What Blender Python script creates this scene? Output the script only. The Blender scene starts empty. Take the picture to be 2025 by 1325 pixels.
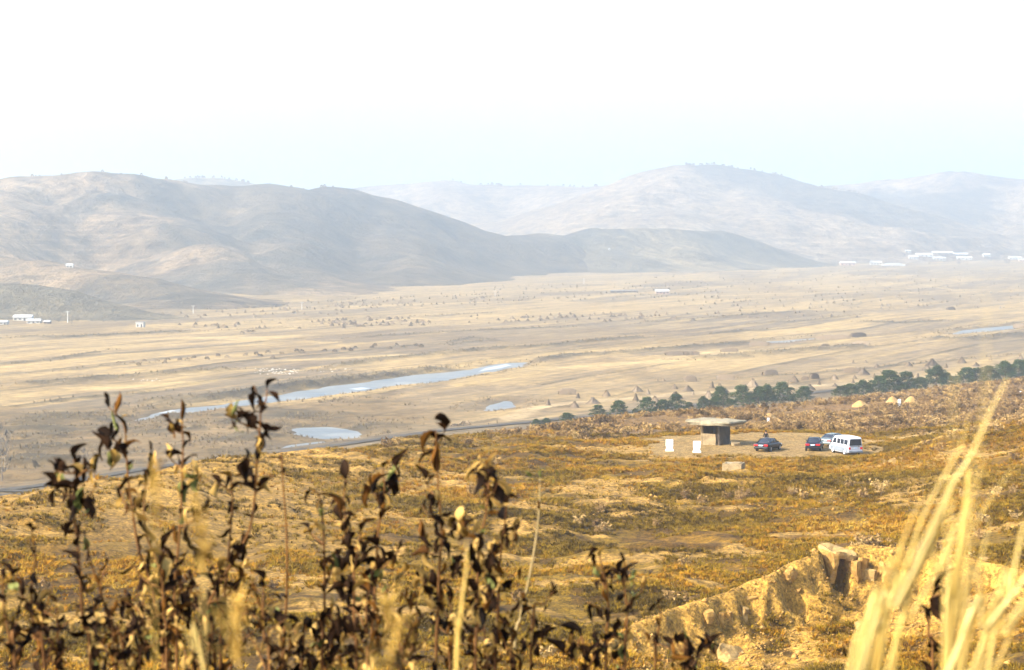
import bpy, bmesh, math, random
import numpy as np
from mathutils import Vector, Matrix, Euler

# ------------------------------------------------------------------ camera, sky, sun, exposure
SC = bpy.context.scene
COL = SC.collection
R = math.radians
W0, H0, F = 2025.0, 1325.0, 4500.0           # photograph size and focal length in its pixels
HOR = 455.0                                  # its horizon row
CAMZ = 45.0                                  # eye height above the valley plain
PITCH = math.atan((H0/2 - HOR)/F)
cam_d = bpy.data.cameras.new('camera')
cam = bpy.data.objects.new('camera', cam_d); COL.objects.link(cam)
cam.location = (0, 0, CAMZ)
cam.rotation_euler = (math.pi/2 - PITCH, 0, 0)
cam_d.sensor_width = 36.0
cam_d.lens = 36.0*F/W0
cam_d.clip_start = 0.05
cam_d.clip_end = 40000
cam_d.dof.use_dof = True
cam_d.dof.focus_distance = 230
cam_d.dof.aperture_fstop = 11.0
SC.camera = cam

SUN_EL = R(36)
SUN_AZ = R(-114)                              # from the left, a little behind the camera (clockwise from +y)
world = bpy.data.worlds.new("World"); SC.world = world
world.use_nodes = True
wn = world.node_tree; wn.nodes.clear()
wo = wn.nodes.new('ShaderNodeOutputWorld'); bg = wn.nodes.new('ShaderNodeBackground')
sky = wn.nodes.new('ShaderNodeTexSky'); sky.sky_type = 'NISHITA'; sky.sun_disc = False
sky.sun_elevation = SUN_EL; sky.sun_rotation = SUN_AZ
sky.air_density = 1.0; sky.dust_density = 3.0; sky.ozone_density = 1.0; sky.altitude = 50
bg.inputs['Strength'].default_value = 0.15
wn.links.new(sky.outputs[0], bg.inputs['Color']); wn.links.new(bg.outputs[0], wo.inputs['Surface'])
sd = bpy.data.lights.new('sun', 'SUN'); sd.energy = 3.4; sd.angle = R(0.5); sd.color = (1.0, 0.93, 0.80)
sun = bpy.data.objects.new('sun', sd); COL.objects.link(sun)
SUNV = Vector((math.sin(SUN_AZ)*math.cos(SUN_EL), math.cos(SUN_AZ)*math.cos(SUN_EL), math.sin(SUN_EL)))
sun.rotation_euler = SUNV.to_track_quat('Z', 'Y').to_euler()
SC.view_settings.view_transform = 'Standard'
SC.view_settings.look = 'None'
SC.view_settings.gamma = 1.0
SC.view_settings.use_curve_mapping = False
SC.view_settings.exposure = 1.82
SC.cycles.use_denoising = True
SC.cycles.volume_bounces = 2
SC.cycles.max_bounces = 6
SC.cycles.diffuse_bounces = 2
SC.cycles.transparent_max_bounces = 6
HAZE_DENSITY = 0.00032

# ------------------------------------------------------------------ helpers
def ray(u, v):
    """direction of the sight line through a photograph pixel, scaled to y = 1"""
    a = (u - W0/2)/F; b = (H0/2 - v)/F
    c, s = math.cos(PITCH), math.sin(PITCH)
    y = c + b*s; z = -s + b*c
    return a/y, z/y
def at(u, v, d):
    a, z = ray(u, v)
    return (a*d, d, CAMZ + z*d)
def onz(u, v, z=0.0):
    a, k = ray(u, v)
    d = (z - CAMZ)/k
    return (a*d, d, z)

def tag(o, label=None, cat=None, group=None, kind=None):
    if label: o['label'] = label
    if cat: o['category'] = cat
    if group: o['group'] = group
    if kind: o['kind'] = kind
    return o
def empty(name, loc, rz=0.0, label=None, cat=None, group=None):
    o = bpy.data.objects.new(name, None); COL.objects.link(o)
    o.location = loc; o.rotation_euler = (0, 0, rz); o.empty_display_size = 0.3
    return tag(o, label, cat, group)
def mesh_np(name, verts, quads=None, tris=None, mat=None, smooth=False):
    me = bpy.data.meshes.new(name)
    verts = np.asarray(verts, dtype=np.float32)
    parts = []; starts = []; n = 0
    if quads is not None and len(quads):
        q = np.asarray(quads, dtype=np.int32); parts.append(q.ravel()); starts.append(np.arange(len(q))*4 + n); n += q.size
    if tris is not None and len(tris):
        t = np.asarray(tris, dtype=np.int32); parts.append(t.ravel()); starts.append(np.arange(len(t))*3 + n); n += t.size
    me.vertices.add(len(verts)); me.vertices.foreach_set('co', verts.ravel())
    me.loops.add(n); me.loops.foreach_set('vertex_index', np.concatenate(parts))
    st = np.concatenate(starts).astype(np.int32)
    me.polygons.add(len(st)); me.polygons.foreach_set('loop_start', st)
    if smooth: me.polygons.foreach_set('use_smooth', np.ones(len(st), dtype=bool))
    me.update(calc_edges=True)
    if mat: me.materials.append(mat)
    return me
def link(name, me, parent=None, loc=(0, 0, 0), rot=(0, 0, 0), scale=None):
    o = bpy.data.objects.new(name, me); COL.objects.link(o)
    o.location = loc; o.rotation_euler = rot
    if scale is not None: o.scale = scale if hasattr(scale, '__len__') else (scale,)*3
    if parent: o.parent = parent
    return o
def grid_quads(nr, nc):
    i = np.arange(nr*nc).reshape(nr, nc)
    return np.stack([i[:-1, :-1], i[:-1, 1:], i[1:, 1:], i[1:, :-1]], -1).reshape(-1, 4)
def set_col(me, rgb, name='col'):
    a = me.color_attributes.new(name, 'FLOAT_COLOR', 'POINT')
    c = np.ones((len(rgb), 4), dtype=np.float32); c[:, :3] = rgb
    a.data.foreach_set('color', c.ravel())

class MB:
    """collects simple solids into one mesh"""
    def __init__(s): s.v = []; s.f = []
    def add(s, v, f):
        n = len(s.v); s.v += [tuple(p) for p in v]; s.f += [tuple(i + n for i in q) for q in f]; return s
    def box(s, c, d, rz=0.0, M=None):
        x, y, z = d[0]/2, d[1]/2, d[2]/2
        pts = [(-x,-y,-z),(x,-y,-z),(x,y,-z),(-x,y,-z),(-x,-y,z),(x,-y,z),(x,y,z),(-x,y,z)]
        m = M or Matrix.Rotation(rz, 3, 'Z')
        pts = [tuple(Vector(c) + m @ Vector(p)) for p in pts]
        return s.add(pts, [(0,3,2,1),(4,5,6,7),(0,1,5,4),(1,2,6,5),(2,3,7,6),(3,0,4,7)])
    def prism(s, poly, y0, y1):
        """polygon in x,z swept along y"""
        n = len(poly)
        v = [(p[0], y0, p[1]) for p in poly] + [(p[0], y1, p[1]) for p in poly]
        f = [tuple(range(n)), tuple(range(2*n-1, n-1, -1))]
        f += [(i, i+n, (i+1) % n + n, (i+1) % n) for i in range(n)]
        return s.add(v, f)
    def tube(s, pts, rad, n=6, caps=True):
        pts = [Vector(p) for p in pts]; rings = []
        for i, p in enumerate(pts):
            t = (pts[min(i+1, len(pts)-1)] - pts[max(i-1, 0)]).normalized()
            a = t.orthogonal().normalized() if i == 0 else (a - t*a.dot(t)).normalized()
            b = t.cross(a); r = rad[i] if hasattr(rad, '__len__') else rad
            rings.append([p + a*math.cos(k*2*math.pi/n)*r + b*math.sin(k*2*math.pi/n)*r for k in range(n)])
        v = [q for rg in rings for q in rg]
        f = [(i*n+k, i*n+(k+1) % n, (i+1)*n+(k+1) % n, (i+1)*n+k) for i in range(len(pts)-1) for k in range(n)]
        if caps: f += [tuple(range(n-1, -1, -1)), tuple(range((len(pts)-1)*n, len(pts)*n))]
        return s.add(v, f)
    def mesh(s, name, mat, smooth=False):
        me = bpy.data.meshes.new(name); me.from_pydata(s.v, [], s.f); me.materials.append(mat)
        if smooth: me.polygons.foreach_set('use_smooth', [True]*len(me.polygons))
        me.update(); return me
    def build(s, name, mat, parent=None, smooth=False, **k):
        return link(name, s.mesh(name, mat, smooth), parent, **k)
def bevel(o, w, seg=2):
    m = o.modifiers.new('bevel', 'BEVEL'); m.width = w; m.segments = seg; m.limit_method = 'ANGLE'; m.angle_limit = R(30)
    return o

# smooth noise on the plane, vectorised
def _hash(ix, iy, seed):
    n = (ix*374761393 + iy*668265263 + seed*974711) & 0xffffffff
    n = ((n ^ (n >> 13))*1274126177) & 0xffffffff
    n = ((n ^ (n >> 16))*2246822519) & 0xffffffff
    return ((n ^ (n >> 15)) & 0xffff)/65535.0
def vnoise(x, y, seed=0):
    x = np.asarray(x, dtype=np.float64); y = np.asarray(y, dtype=np.float64)
    xi = np.floor(x).astype(np.int64); yi = np.floor(y).astype(np.int64)
    fx = x - xi; fy = y - yi
    fx = fx*fx*fx*(fx*(fx*6-15)+10); fy = fy*fy*fy*(fy*(fy*6-15)+10)
    a = _hash(xi, yi, seed); b = _hash(xi+1, yi, seed); c = _hash(xi, yi+1, seed); d = _hash(xi+1, yi+1, seed)
    return (a*(1-fx)+b*fx)*(1-fy) + (c*(1-fx)+d*fx)*fy
def fbm(x, y, octv=4, seed=0, gain=0.5):
    s = 0; a = 1; t = 0
    for k in range(octv):
        c, w = math.cos(0.6*k), math.sin(0.6*k)
        s = s + a*(vnoise((x*c - y*w)*2**k + 17.3*k, (x*w + y*c)*2**k - 9.1*k, seed + k) - 0.5); t += a; a *= gain
    return s/t*2          # about -1..1
def sstep(a, b, x):
    t = np.clip((x - a)/(b - a), 0, 1); return t*t*(3 - 2*t)
def seg_dist(x, y, P, closed=False):
    """distance to a polyline, and the parameter along it"""
    P = np.asarray(P, dtype=float); best = np.full(np.shape(x), 1e18); tb = np.zeros(np.shape(x)); n = len(P)
    for i in range(n if closed else n-1):
        a = P[i]; b = P[(i+1) % n]; dx, dy = b[0]-a[0], b[1]-a[1]
        t = np.clip(((x-a[0])*dx + (y-a[1])*dy)/(dx*dx+dy*dy+1e-12), 0, 1)
        d = (x-a[0]-t*dx)**2 + (y-a[1]-t*dy)**2
        m = d < best; best = np.where(m, d, best); tb = np.where(m, i+t, tb)
    return np.sqrt(best), tb
def inside(x, y, P):
    P = np.asarray(P, dtype=float); r = np.zeros(np.shape(x), dtype=bool); n = len(P)
    for i in range(n):
        x0, y0 = P[i]; x1, y1 = P[(i+1) % n]
        if y0 == y1: continue
        c = ((y0 > y) != (y1 > y)) & (x < (x1-x0)*(y-y0)/(y1-y0) + x0)
        r ^= c
    return r
def sdist(x, y, P):
    d, _ = seg_dist(x, y, P, True); return np.where(inside(x, y, P), -d, d)

# ------------------------------------------------------------------ materials
def nmat(name):
    m = bpy.data.materials.new(name); m.use_nodes = True
    nt = m.node_tree; nt.nodes.clear()
    out = nt.nodes.new('ShaderNodeOutputMaterial'); b = nt.nodes.new('ShaderNodeBsdfPrincipled')
    nt.links.new(b.outputs[0], out.inputs['Surface'])
    b.inputs['Specular IOR Level'].default_value = 0.15
    b.inputs['Roughness'].default_value = 0.9
    return m, nt, b
def N(nt, t, **kw):
    n = nt.nodes.new(t)
    for k, v in kw.items(): setattr(n, k, v)
    return n
def mix(nt, fac, a, b, mode='MIX'):
    n = nt.nodes.new('ShaderNodeMix'); n.data_type = 'RGBA'; n.blend_type = mode
    for s, v in ((n.inputs[0], fac), (n.inputs[6], a), (n.inputs[7], b)):
        if isinstance(v, bpy.types.NodeSocket): nt.links.new(v, s)
        elif isinstance(v, (int, float)): s.default_value = v
        else: s.default_value = (*v, 1)
    return n.outputs[2]
def ramp(nt, fac, stops):
    n = nt.nodes.new('ShaderNodeValToRGB'); e = n.color_ramp.elements
    while len(e) < len(stops): e.new(0.5)
    for k, (p, c) in enumerate(stops):
        e[k].position = p; e[k].color = (*c, 1) if hasattr(c, '__len__') else (c, c, c, 1)
    nt.links.new(fac, n.inputs[0]); return n.outputs[0]
def noise(nt, scale, detail=4, rough=0.6, vec=None, dist=0.0):
    n = nt.nodes.new('ShaderNodeTexNoise'); n.inputs['Scale'].default_value = scale
    n.inputs['Detail'].default_value = detail; n.inputs['Roughness'].default_value = rough; n.inputs['Distortion'].default_value = dist
    if vec: nt.links.new(vec, n.inputs['Vector'])
    return n.outputs[0]
def bump(nt, b, h, dist, strength=1.0):
    n = nt.nodes.new('ShaderNodeBump'); n.inputs['Distance'].default_value = dist; n.inputs['Strength'].default_value = strength
    nt.links.new(h, n.inputs['Height']); nt.links.new(n.outputs[0], b.inputs['Normal'])
def geopos(nt): return nt.nodes.new('ShaderNodeNewGeometry').outputs['Position']
def objco(nt): return nt.nodes.new('ShaderNodeTexCoord').outputs['Object']
def mapped(nt, vec, rot=(0, 0, 0), scale=(1, 1, 1)):
    n = nt.nodes.new('ShaderNodeMapping'); n.inputs['Rotation'].default_value = rot; n.inputs['Scale'].default_value = scale
    nt.links.new(vec, n.inputs['Vector']); return n.outputs[0]
def plain_mat(name, c, rough=0.85, var=0.15, scale=3.0, bumpd=0.0, spec=0.15, metal=0.0, c2=None):
    m, nt, b = nmat(name)
    n = noise(nt, scale, 5, 0.65, objco(nt))
    lo = c2 or tuple(k*(1-var) for k in c); hi = tuple(min(1, k*(1+var)) for k in c)
    col = ramp(nt, n, [(0.3, lo), (0.7, hi)])
    nt.links.new(col, b.inputs['Base Color'])
    b.inputs['Roughness'].default_value = rough; b.inputs['Specular IOR Level'].default_value = spec; b.inputs['Metallic'].default_value = metal
    if bumpd: bump(nt, b, n, bumpd)
    return m
def vary(nt, col, amount):
    """brightness differs from one copy to the next"""
    oi = nt.nodes.new('ShaderNodeObjectInfo')
    f = ramp(nt, oi.outputs['Random'], [(0, 1-amount), (1, 1.0)])
    return mix(nt, 1.0, col, f, 'MULTIPLY')
# ------------------------------------------------------------------ the near hill
# edge where the near ground falls away to the valley (x as key, y as value)
EDGE = [(-160,-120),(-115,10),(-82,80),(-58,128)] + [at(u,v,d)[:2] for u,v,d in
        ((0,990,175),(300,932,200),(560,903,230),(850,868,270),(1050,846,300),(1250,829,330),(1450,812,372),(1650,793,420),(1850,771,470),(2025,754,510))] + [(150,560),(230,640)]
EX = np.array([p[0] for p in EDGE]); EY = np.array([p[1] for p in EDGE])
ctrl = [(0,-30,44.5),(-40,-20,43),(40,-20,43),(0,0,43.4),(-10,0,43.0),(10,0,43.2),(0,6,42.0),(-6,6,41.9),(6,6,42.1),(0,14,39.9),(-10,14,39.5),(10,14,39.8),(0,30,35.3),(-20,30,34.5),(20,30,35.2),
        (0,55,29.0),(-30,55,28.5),(30,55,29),(0,85,24.0),(-40,85,24.5),(35,85,23.5),(-90,20,30),(90,20,34),(120,90,27),(150,160,27),(170,260,25),(200,380,20),(190,500,14),(-70,90,25)]
for u,v,d in ((0,1325,118),(500,1325,121),(1000,1325,122),(1500,1325,126),(1800,1325,124),(2025,1325,116),
              (0,1200,137),(500,1200,142),(1000,1200,146),(2025,1200,134),
              (0,1100,152),(500,1100,164),(1000,1100,172),(1500,1090,176),(2025,1100,158),
              (0,1000,173),(400,1000,184),(900,1000,198),(1400,1000,203),(1800,1010,196),(2025,1010,186),
              (0,990,176),(300,935,199),(600,930,214),(1000,940,222),(1400,943,223),(1750,940,224),(2025,935,205),
              (600,905,228),(1000,905,241),(1250,905,243),(1450,905,243),(1700,905,243),(1850,880,240),(2025,868,232),(2025,845,246),
              (850,880,262),(1050,884,258),(1300,879,258),(1450,879,258),(1700,879,258),(1850,868,262),(2025,842,270),
              (1000,862,288),(1250,857,292),(1500,856,292),(1750,850,300),(2025,828,330),
              (1150,843,315),(1400,834,332),(1650,815,372),(1900,795,415),(2025,780,450)):
    ctrl.append(at(u,v,d))
for x, y in zip(EX[4:14], EY[4:14]):
    pass
for u,v,d in ((0,990,175),(300,932,200),(560,903,230),(850,868,270),(1050,846,300),(1250,829,330),(1450,812,372),(1650,793,420),(1850,771,470),(2025,754,510)):
    p = at(u,v,d); ctrl.append(p); ctrl.append((p[0]-45, p[1]+55, p[2]-1.5))
C = np.array(ctrl, float)
def _tps(r2): return r2*np.log(r2 + 1e-9)
_S = 100.0
def _fit():
    P = C[:, :2]/_S; n = len(P)
    K = _tps(((P[:, None]-P[None])**2).sum(-1)) + np.eye(n)*0.004
    A = np.zeros((n+3, n+3)); A[:n,:n] = K; A[:n,n] = 1; A[:n,n+1:] = P; A[n,:n] = 1; A[n+1:,:n] = P.T
    return np.linalg.solve(A, np.concatenate([C[:,2], [0,0,0]]))
_Wt = _fit()
def tps(x, y):
    sh = np.shape(x); x = np.ravel(x)/_S; y = np.ravel(y)/_S; out = np.zeros(len(x)); P = C[:, :2]/_S
    for i in range(len(P)): out += _Wt[i]*_tps((x-P[i,0])**2 + (y-P[i,1])**2)
    return (out + _Wt[-3] + _Wt[-2]*x + _Wt[-1]*y).reshape(sh)
# top edge of the cut bank at lower right
CREST = [at(u,v,d) for u,v,d in ((1120,1300,126),(1200,1262,128),(1260,1232,130),(1370,1190,133),(1440,1172,135),(1530,1130,138),(1640,1080,142),(1720,1078,143),(1800,1083,143),(1900,1100,142),(2030,1125,140),(2150,1170,136))]
SCARP = [p[:2] for p in CREST]
SCX = [p[0] for p in SCARP]; SCY = [p[1] for p in SCARP]; SCZ = [p[2] for p in CREST]
PAD = [at(u,v,d)[:2] for u,v,d in ((1275,890,248),(1330,897,245),(1480,899,244),(1600,902,243.5),(1720,906,243),(1735,872,262),(1600,866,272),(1480,866,274),(1330,869,270),(1285,878,263))]
PADZ = 20.75
CAVE = at(1655, 1122, 141.2)
HOLLOWS = [(*at(u, v, d)[:2], r_, q_) for u, v, d, r_, q_ in ((1575,1140,137.8,0.9,1.3),(1590,1165,136.5,0.5,0.7),(1482,1165,135.4,0.5,0.9),(1440,1205,133.6,0.55,1.1),(1410,1225,132.6,0.45,1.0),(1352,1215,131.6,0.6,0.8),(1330,1240,130.2,0.7,0.8),(1455,1235,132.4,0.4,0.8),(1300,1235,130.2,0.5,0.6),(1800,1150,139.5,0.9,0.8))]
def znear(x, y, fine=True):
    x = np.asarray(x, float); y = np.asarray(y, float)
    z = tps(x, y)
    near = sstep(100, 70, y)                       # the camera's own hillside stays smooth below the sight lines
    pd = sdist(x, y, PAD)
    calm = sstep(-1.0, 6.0, pd)*(1 - 0.8*near)
    rough = 0.85*fbm(x/17, y/17, 3, 5) + 0.50*fbm(x/5.5, y/7, 3, 11)
    if fine: rough = rough + 0.13*fbm(x/1.6, y/2.0, 3, 23)
    # small banks and terracettes
    t = fbm(x/30, y/13, 3, 41)*5 + 0.15*y
    fr = t - np.floor(t)
    rough = rough + 0.42*(sstep(0, 0.85, fr) - sstep(0.85, 1.0, fr))*sstep(0.0, 0.3, vnoise(x/14, y/9, 77) - 0.35)
    brush = np.clip(sstep(262, 285, y), 0, 1)
    z = z + rough*calm*(1 - 0.35*brush)
    z = np.where(pd < 6, z*(1-sstep(6, -1, pd)) + PADZ*sstep(6, -1, pd) + 0.03*fbm(x/2, y/2, 2, 3), z)
    # the cut bank: a spur that rises to the right, cut away on the camera's side
    cx_ = np.interp(x, SCX, SCY) + (0.8*fbm(x/2.6, y*0+3, 3, 61) if fine else 0); zc = np.interp(x, SCX, SCZ)
    s = cx_ - y                                        # metres in front of the rim
    q = sstep(SCX[0], SCX[4], x)
    face = 0.25*np.clip(s, 0, 0.5) + (0.45 + 0.75*q)*sstep(0.2, 2.6, s) + 0.46*np.clip(s - 0.4, 0, None)
    if fine:
        jag = fbm(x/2.1, y/1.6, 4, 71)
        for hx, hy, hr, hd in HOLLOWS: face = face + hd*np.exp(-((x-hx)/hr)**2 - ((y-hy)/(hr*1.1))**2)
        blk = fbm(np.floor(x/0.9+0.4*jag)*1.37, np.floor(y/0.8+0.4*jag)*1.91, 1, 73)
        face = face + q*(0.9*np.clip(jag, -0.3, 1) + 0.22*blk)*sstep(0.2, 1.2, s)*(1 - sstep(4, 9, s)) - 0.5*fbm(x/0.9, y/1.0, 3, 88)*sstep(0.5, 2, s)*(1 - sstep(10, 22, s))
    back = 0.21*np.clip(-s, 0, None) + 0.012*np.clip(-s, 0, 12)**2
    zb = zc - np.where(s > 0, face, back) + (0.10*fbm(x/2.0, y/2.0, 3, 89) if fine else 0)
    zb = zb - 6*sstep(SCX[0]+1.5, SCX[0]-3, x)
    hgt = zb - z
    z = np.where(hgt > -1.0, z + 0.5*(hgt + np.sqrt(hgt*hgt + 0.05)), z)
    # the hollow under the broad roof rock
    z = z - 3.0*np.exp(-(np.abs(x - CAVE[0])/0.75)**4 - (np.abs(y - CAVE[1] - 1.2)/2.0)**4)*(1 if fine else 0)
    # the far side falls to the plain
    de, _ = seg_dist(x, y, EDGE); over = y > np.interp(x, EX, EY)
    sde = np.where(over, de, -de)
    k = sstep(-4, 62, sde)
    z = z*(1-k) - 2.5*k
    return z
def zn1(x, y): return float(znear(np.array([x]), np.array([y]))[0])

ang = np.concatenate([np.linspace(-88, -20, 40), np.linspace(-19, -14.2, 20), np.linspace(-14, 14, 600), np.linspace(14.2, 19, 20), np.linspace(20, 88, 40)])
ang = np.radians(ang)
rr = np.concatenate([np.linspace(0.5, 100, 90), np.geomspace(101, 330, 430)[0:], np.geomspace(332, 660, 170)])
RR, AA = np.meshgrid(rr, ang, indexing='ij')
gx = RR*np.sin(AA); gy = RR*np.cos(AA)
gz = znear(gx, gy)
def ground_color(x, y, z):
    """real differences of cover: bare pale earth, dry grass, rusty scrub, trodden dirt"""
    grass = np.array([0.170, 0.097, 0.006]); rust = np.array([0.215, 0.090, 0.004]); earth = np.array([0.33, 0.19, 0.042])
    brown = np.array([0.070, 0.034, 0.006]); pale = np.array([0.38, 0.245, 0.085]); pinkish = np.array([0.18, 0.105, 0.042])
    n1 = fbm(x/22, y/26, 4, 101)*0.5+0.5; n2 = fbm(x/9, y/4.5, 4, 131)*0.5+0.5; n3 = fbm(x/2.5, y/2.5, 3, 151)*0.5+0.5
    c = grass[None]*np.ones((x.size, 1))
    def lay(c, m, k): m = np.clip(m, 0, 1).reshape(-1, 1); return c*(1-m) + k[None]*m
    xr, yr, zr = x.ravel(), y.ravel(), z.ravel(); n1 = n1.ravel(); n2 = n2.ravel(); n3 = n3.ravel()
    hillr = sstep(15, 40, xr)*sstep(235, 200, yr)
    c = lay(c, sstep(0.50, 0.66, n1)*(0.35 + 0.65*hillr), rust)
    c = lay(c, sstep(0.50, 0.34, n3)*0.75, brown); c = lay(c, sstep(0.46, 0.30, fbm(xr/7, yr/11, 4, 161)*0.5+0.5)*0.7, brown)
    b = sdist(xr, yr, PAD) + 3.2*fbm(xr/6, yr/9, 3, 611)*1.6 + 1.2*fbm(xr/1.5, yr/1.5, 2, 613)
    brush = sstep(268, 285, yr)
    c = lay(c, brush*0.8, pinkish)
    bare = sstep(0.58, 0.68, n2*0.8 + n3*0.25)*(1 - 0.7*brush)
    left = sstep(-5, -22, xr)*sstep(150, 175, yr)       # pale terraced fallow at left
    bare = np.maximum(bare, left*0.75)
    c = lay(c, bare, earth)
    c = lay(c, sstep(1.8, -2.5, b + 4*(n3-0.5)), pale*0.72)
    # scarp rock and rubble
    s = np.interp(xr, SCX, SCY) - yr
    m = sstep(-1.8, -0.3, s + 1.5*(n3-0.5))*(1 - sstep(4, 15, s + 9*(n2-0.5) - 3*sstep(8, 20, xr)))*sstep(0.34, 0.54, n3*0.6 + n2*0.4 + 0.5*sstep(3, 0, s))*sstep(SCX[0]-4, SCX[0]+3, xr+3*(n3-0.5))*sstep(SCX[-1]+2, SCX[-1]-4, xr)
    c = lay(c, m*0.95, np.array([0.43, 0.24, 0.045]))
    # earth track that leaves the pad to the right
    dt, _ = seg_dist(xr, yr, [at(u, v, dd)[:2] for u, v, dd in ((1680,870,262),(1800,866,263),(1920,852,266),(2025,838,272),(2200,815,290))])
    c = lay(c, sstep(5.0, 2.0, dt + 2*(n3-0.5)), pale)
    dt2, _ = seg_dist(xr, yr, [at(u, v, dd)[:2] for u, v, dd in ((1240,882,255),(1100,870,262),(900,866,268))])
    c = lay(c, sstep(3.0, 1.0, dt2 + 2*(n3-0.5))*0.8, earth)
    dt3, _ = seg_dist(xr, yr, [at(u, v, dd)[:2] for u, v, dd in ((1240,905,240),(1500,910,238),(1700,916,236),(1850,930,225))])
    c = lay(c, sstep(1.6, 0.4, dt3 + 1.2*(n3-0.5))*0.8, pale)
    for tr_ in (((1500,905,0),(1540,893,0),(1600,888,0),(1700,880,0)),((1500,898,0),(1600,880,0),(1760,868,0)),((1560,900,0),(1640,896,0),(1720,886,0)),((1320,884,0),(1420,892,0),(1560,884,0),(1680,874,0))):
        dt4, _ = seg_dist(xr, yr, [onz(u, v, PADZ)[:2] for u, v, _z in tr_]); dt4 = np.abs(dt4 - 0.75)
        c = lay(c, sstep(0.30, 0.10, dt4 + 0.25*(n3-0.5))*0.5*(sdist(xr, yr, PAD) < 2), np.array([0.25, 0.15, 0.055]))
    c = lay(c, sstep(3, -1, b)*sstep(0.52, 0.70, fbm(xr/3, yr/5, 4, 621)*0.5+0.5 + 0.08)*0.6, np.array([0.24, 0.145, 0.04]))
    # eroded pale slope at far right
    er = sstep(33, 50, xr)*sstep(165, 190, yr)*sstep(255, 235, yr)*sstep(0.42, 0.60, n2)
    c = lay(c, er*0.9, earth*1.05)
    return c, bare, b, brush, m
m_ground, nt, b = nmat('dry_ground')
at_ = N(nt, 'ShaderNodeAttribute', attribute_name='col')
p = geopos(nt)
f1 = ramp(nt, noise(nt, 1.3, 6, 0.7, p), [(0.36, 0.45), (0.5, 0.92), (0.64, 1.40)])
f2 = ramp(nt, noise(nt, 5.0, 5, 0.75, p), [(0.38, 0.45), (0.62, 1.40)])
c = mix(nt, 1.0, at_.outputs['Color'], f1, 'MULTIPLY'); c = mix(nt, 1.0, c, f2, 'MULTIPLY')
nt.links.new(c, b.inputs['Base Color'])
bump(nt, b, noise(nt, 3.0, 6, 0.75, p), 0.30)
gm = mesh_np('hillside', np.stack([gx, gy, gz], -1).reshape(-1, 3), grid_quads(*gx.shape), None, m_ground, True)
gcol, gbare, gpad, gbrush, gscarp = ground_color(gx.ravel(), gy.ravel(), gz.ravel())
set_col(gm, gcol)
hill_o = link('hillside', gm); tag(hill_o, kind='structure')

# ------------------------------------------------------------------ the valley plain
def poly(pts, z=0.0): return [onz(u, v, z)[:2] for u, v in pts]
RIVER = poly([(235,832),(330,806),(400,797),(480,788),(540,778),(600,767),(700,753),(800,741),(900,729),(985,716),(1040,712),(1020,722),(975,730),(935,740),(880,748),(800,757),(700,770),(620,780),(540,789),(480,797),(400,806),(330,818),(260,831)])
POND1 = poly([(585,845),(600,841),(640,839),(680,843),(720,852),(705,862),(670,861),(640,863),(615,856),(590,854)])
POND2 = poly([(938,806),(965,794),(1000,788),(1030,792),(1028,800),(1005,806),(965,809)])
POND3 = poly([(1870,657),(1925,648),(1990,641),(2060,636),(2060,641),(1995,648),(1930,655),(1880,660)])
POND4 = poly([(1520,672),(1620,664),(1625,667),(1530,675)])
POND5 = poly([(540,882),(575,872),(640,866),(650,870),(600,879),(560,886)])
POND6 = poly([(470,893),(500,886),(512,890),(480,898)])
WATERS = [RIVER, POND1, POND2, POND3, POND4, POND5, POND6]
ROAD = [(-560,170),(-330,300)] + poly([(-120,992),(0,977),(110,963),(350,925),(600,896),(850,860),(1000,845),(1166,829),(1260,818),(1380,806),(1500,794),(1605,782),(1700,771),(1850,757),(2025,742)]) + [(330,850),(700,1250)]
TRACK = poly([(1085,826),(1030,832),(1010,826),(1060,806),(1130,796),(1300,782),(1480,770),(1640,759),(1790,748),(1960,734)])
# weedy banks between the fields (pixel traces on the plain, half width in m, height in m)
BANKS = [([(0,669),(140,668),(280,661),(390,655)],5,0.8),([(0,763),(160,751),(300,742),(380,736),(470,729)],3.5,1.0),([(0,722),(90,713),(230,692)],2,0.5),
 ([(620,735),(740,714),(830,706),(960,692),(1080,687),(1180,676),(1290,667)],3,1.0),([(540,755),(640,748),(760,738)],1.5,0.4),([(870,681),(930,668),(980,672),(880,682)],2,0.6),
 ([(1030,716),(1120,703),(1200,699),(1300,690),(1420,684),(1500,676)],3.5,0.9),([(1340,712),(1440,707),(1560,697),(1650,690),(1720,684)],5,1.2),([(1390,662),(1460,655),(1530,650)],2.5,0.8),
 ([(480,638),(640,632),(800,628),(1000,618)],1.5,0.4),([(400,655),(560,648),(700,645),(900,640)],1.5,0.4),([(680,668),(820,660),(1000,652),(1150,645)],2,0.6),([(1690,636),(1780,640),(1880,634)],3,0.8),
 ([(1840,668),(1900,672),(1980,664),(2040,660)],6,1.2),([(1480,640),(1600,634),(1700,622)],2,0.7),([(240,800),(400,787),(520,772),(640,758),(760,742),(900,724)],4,1.4),
 ([(100,735),(210,724),(330,718)],1.5,0.4),([(60,800),(220,782),(340,770)],1.5,0.3),([(1440,748),(1600,739),(1780,722),(2025,700)],1.5,0.3),([(1240,640),(1340,632),(1500,620),(1640,612)],2,0.5),
 ([(0,842),(140,828),(260,834),(380,822)],6,0.8),([(20,900),(80,890),(150,884)],6,1.2),([(15,870),(60,862),(120,868)],4,1.0),([(240,862),(330,856),(430,850)],3,0.7),([(0,932),(60,920),(110,925)],6,1.6),([(380,878),(470,868),(540,864)],3,0.6)]
BANKS = [(poly(p), w, h) for p, w, h in BANKS]
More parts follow.
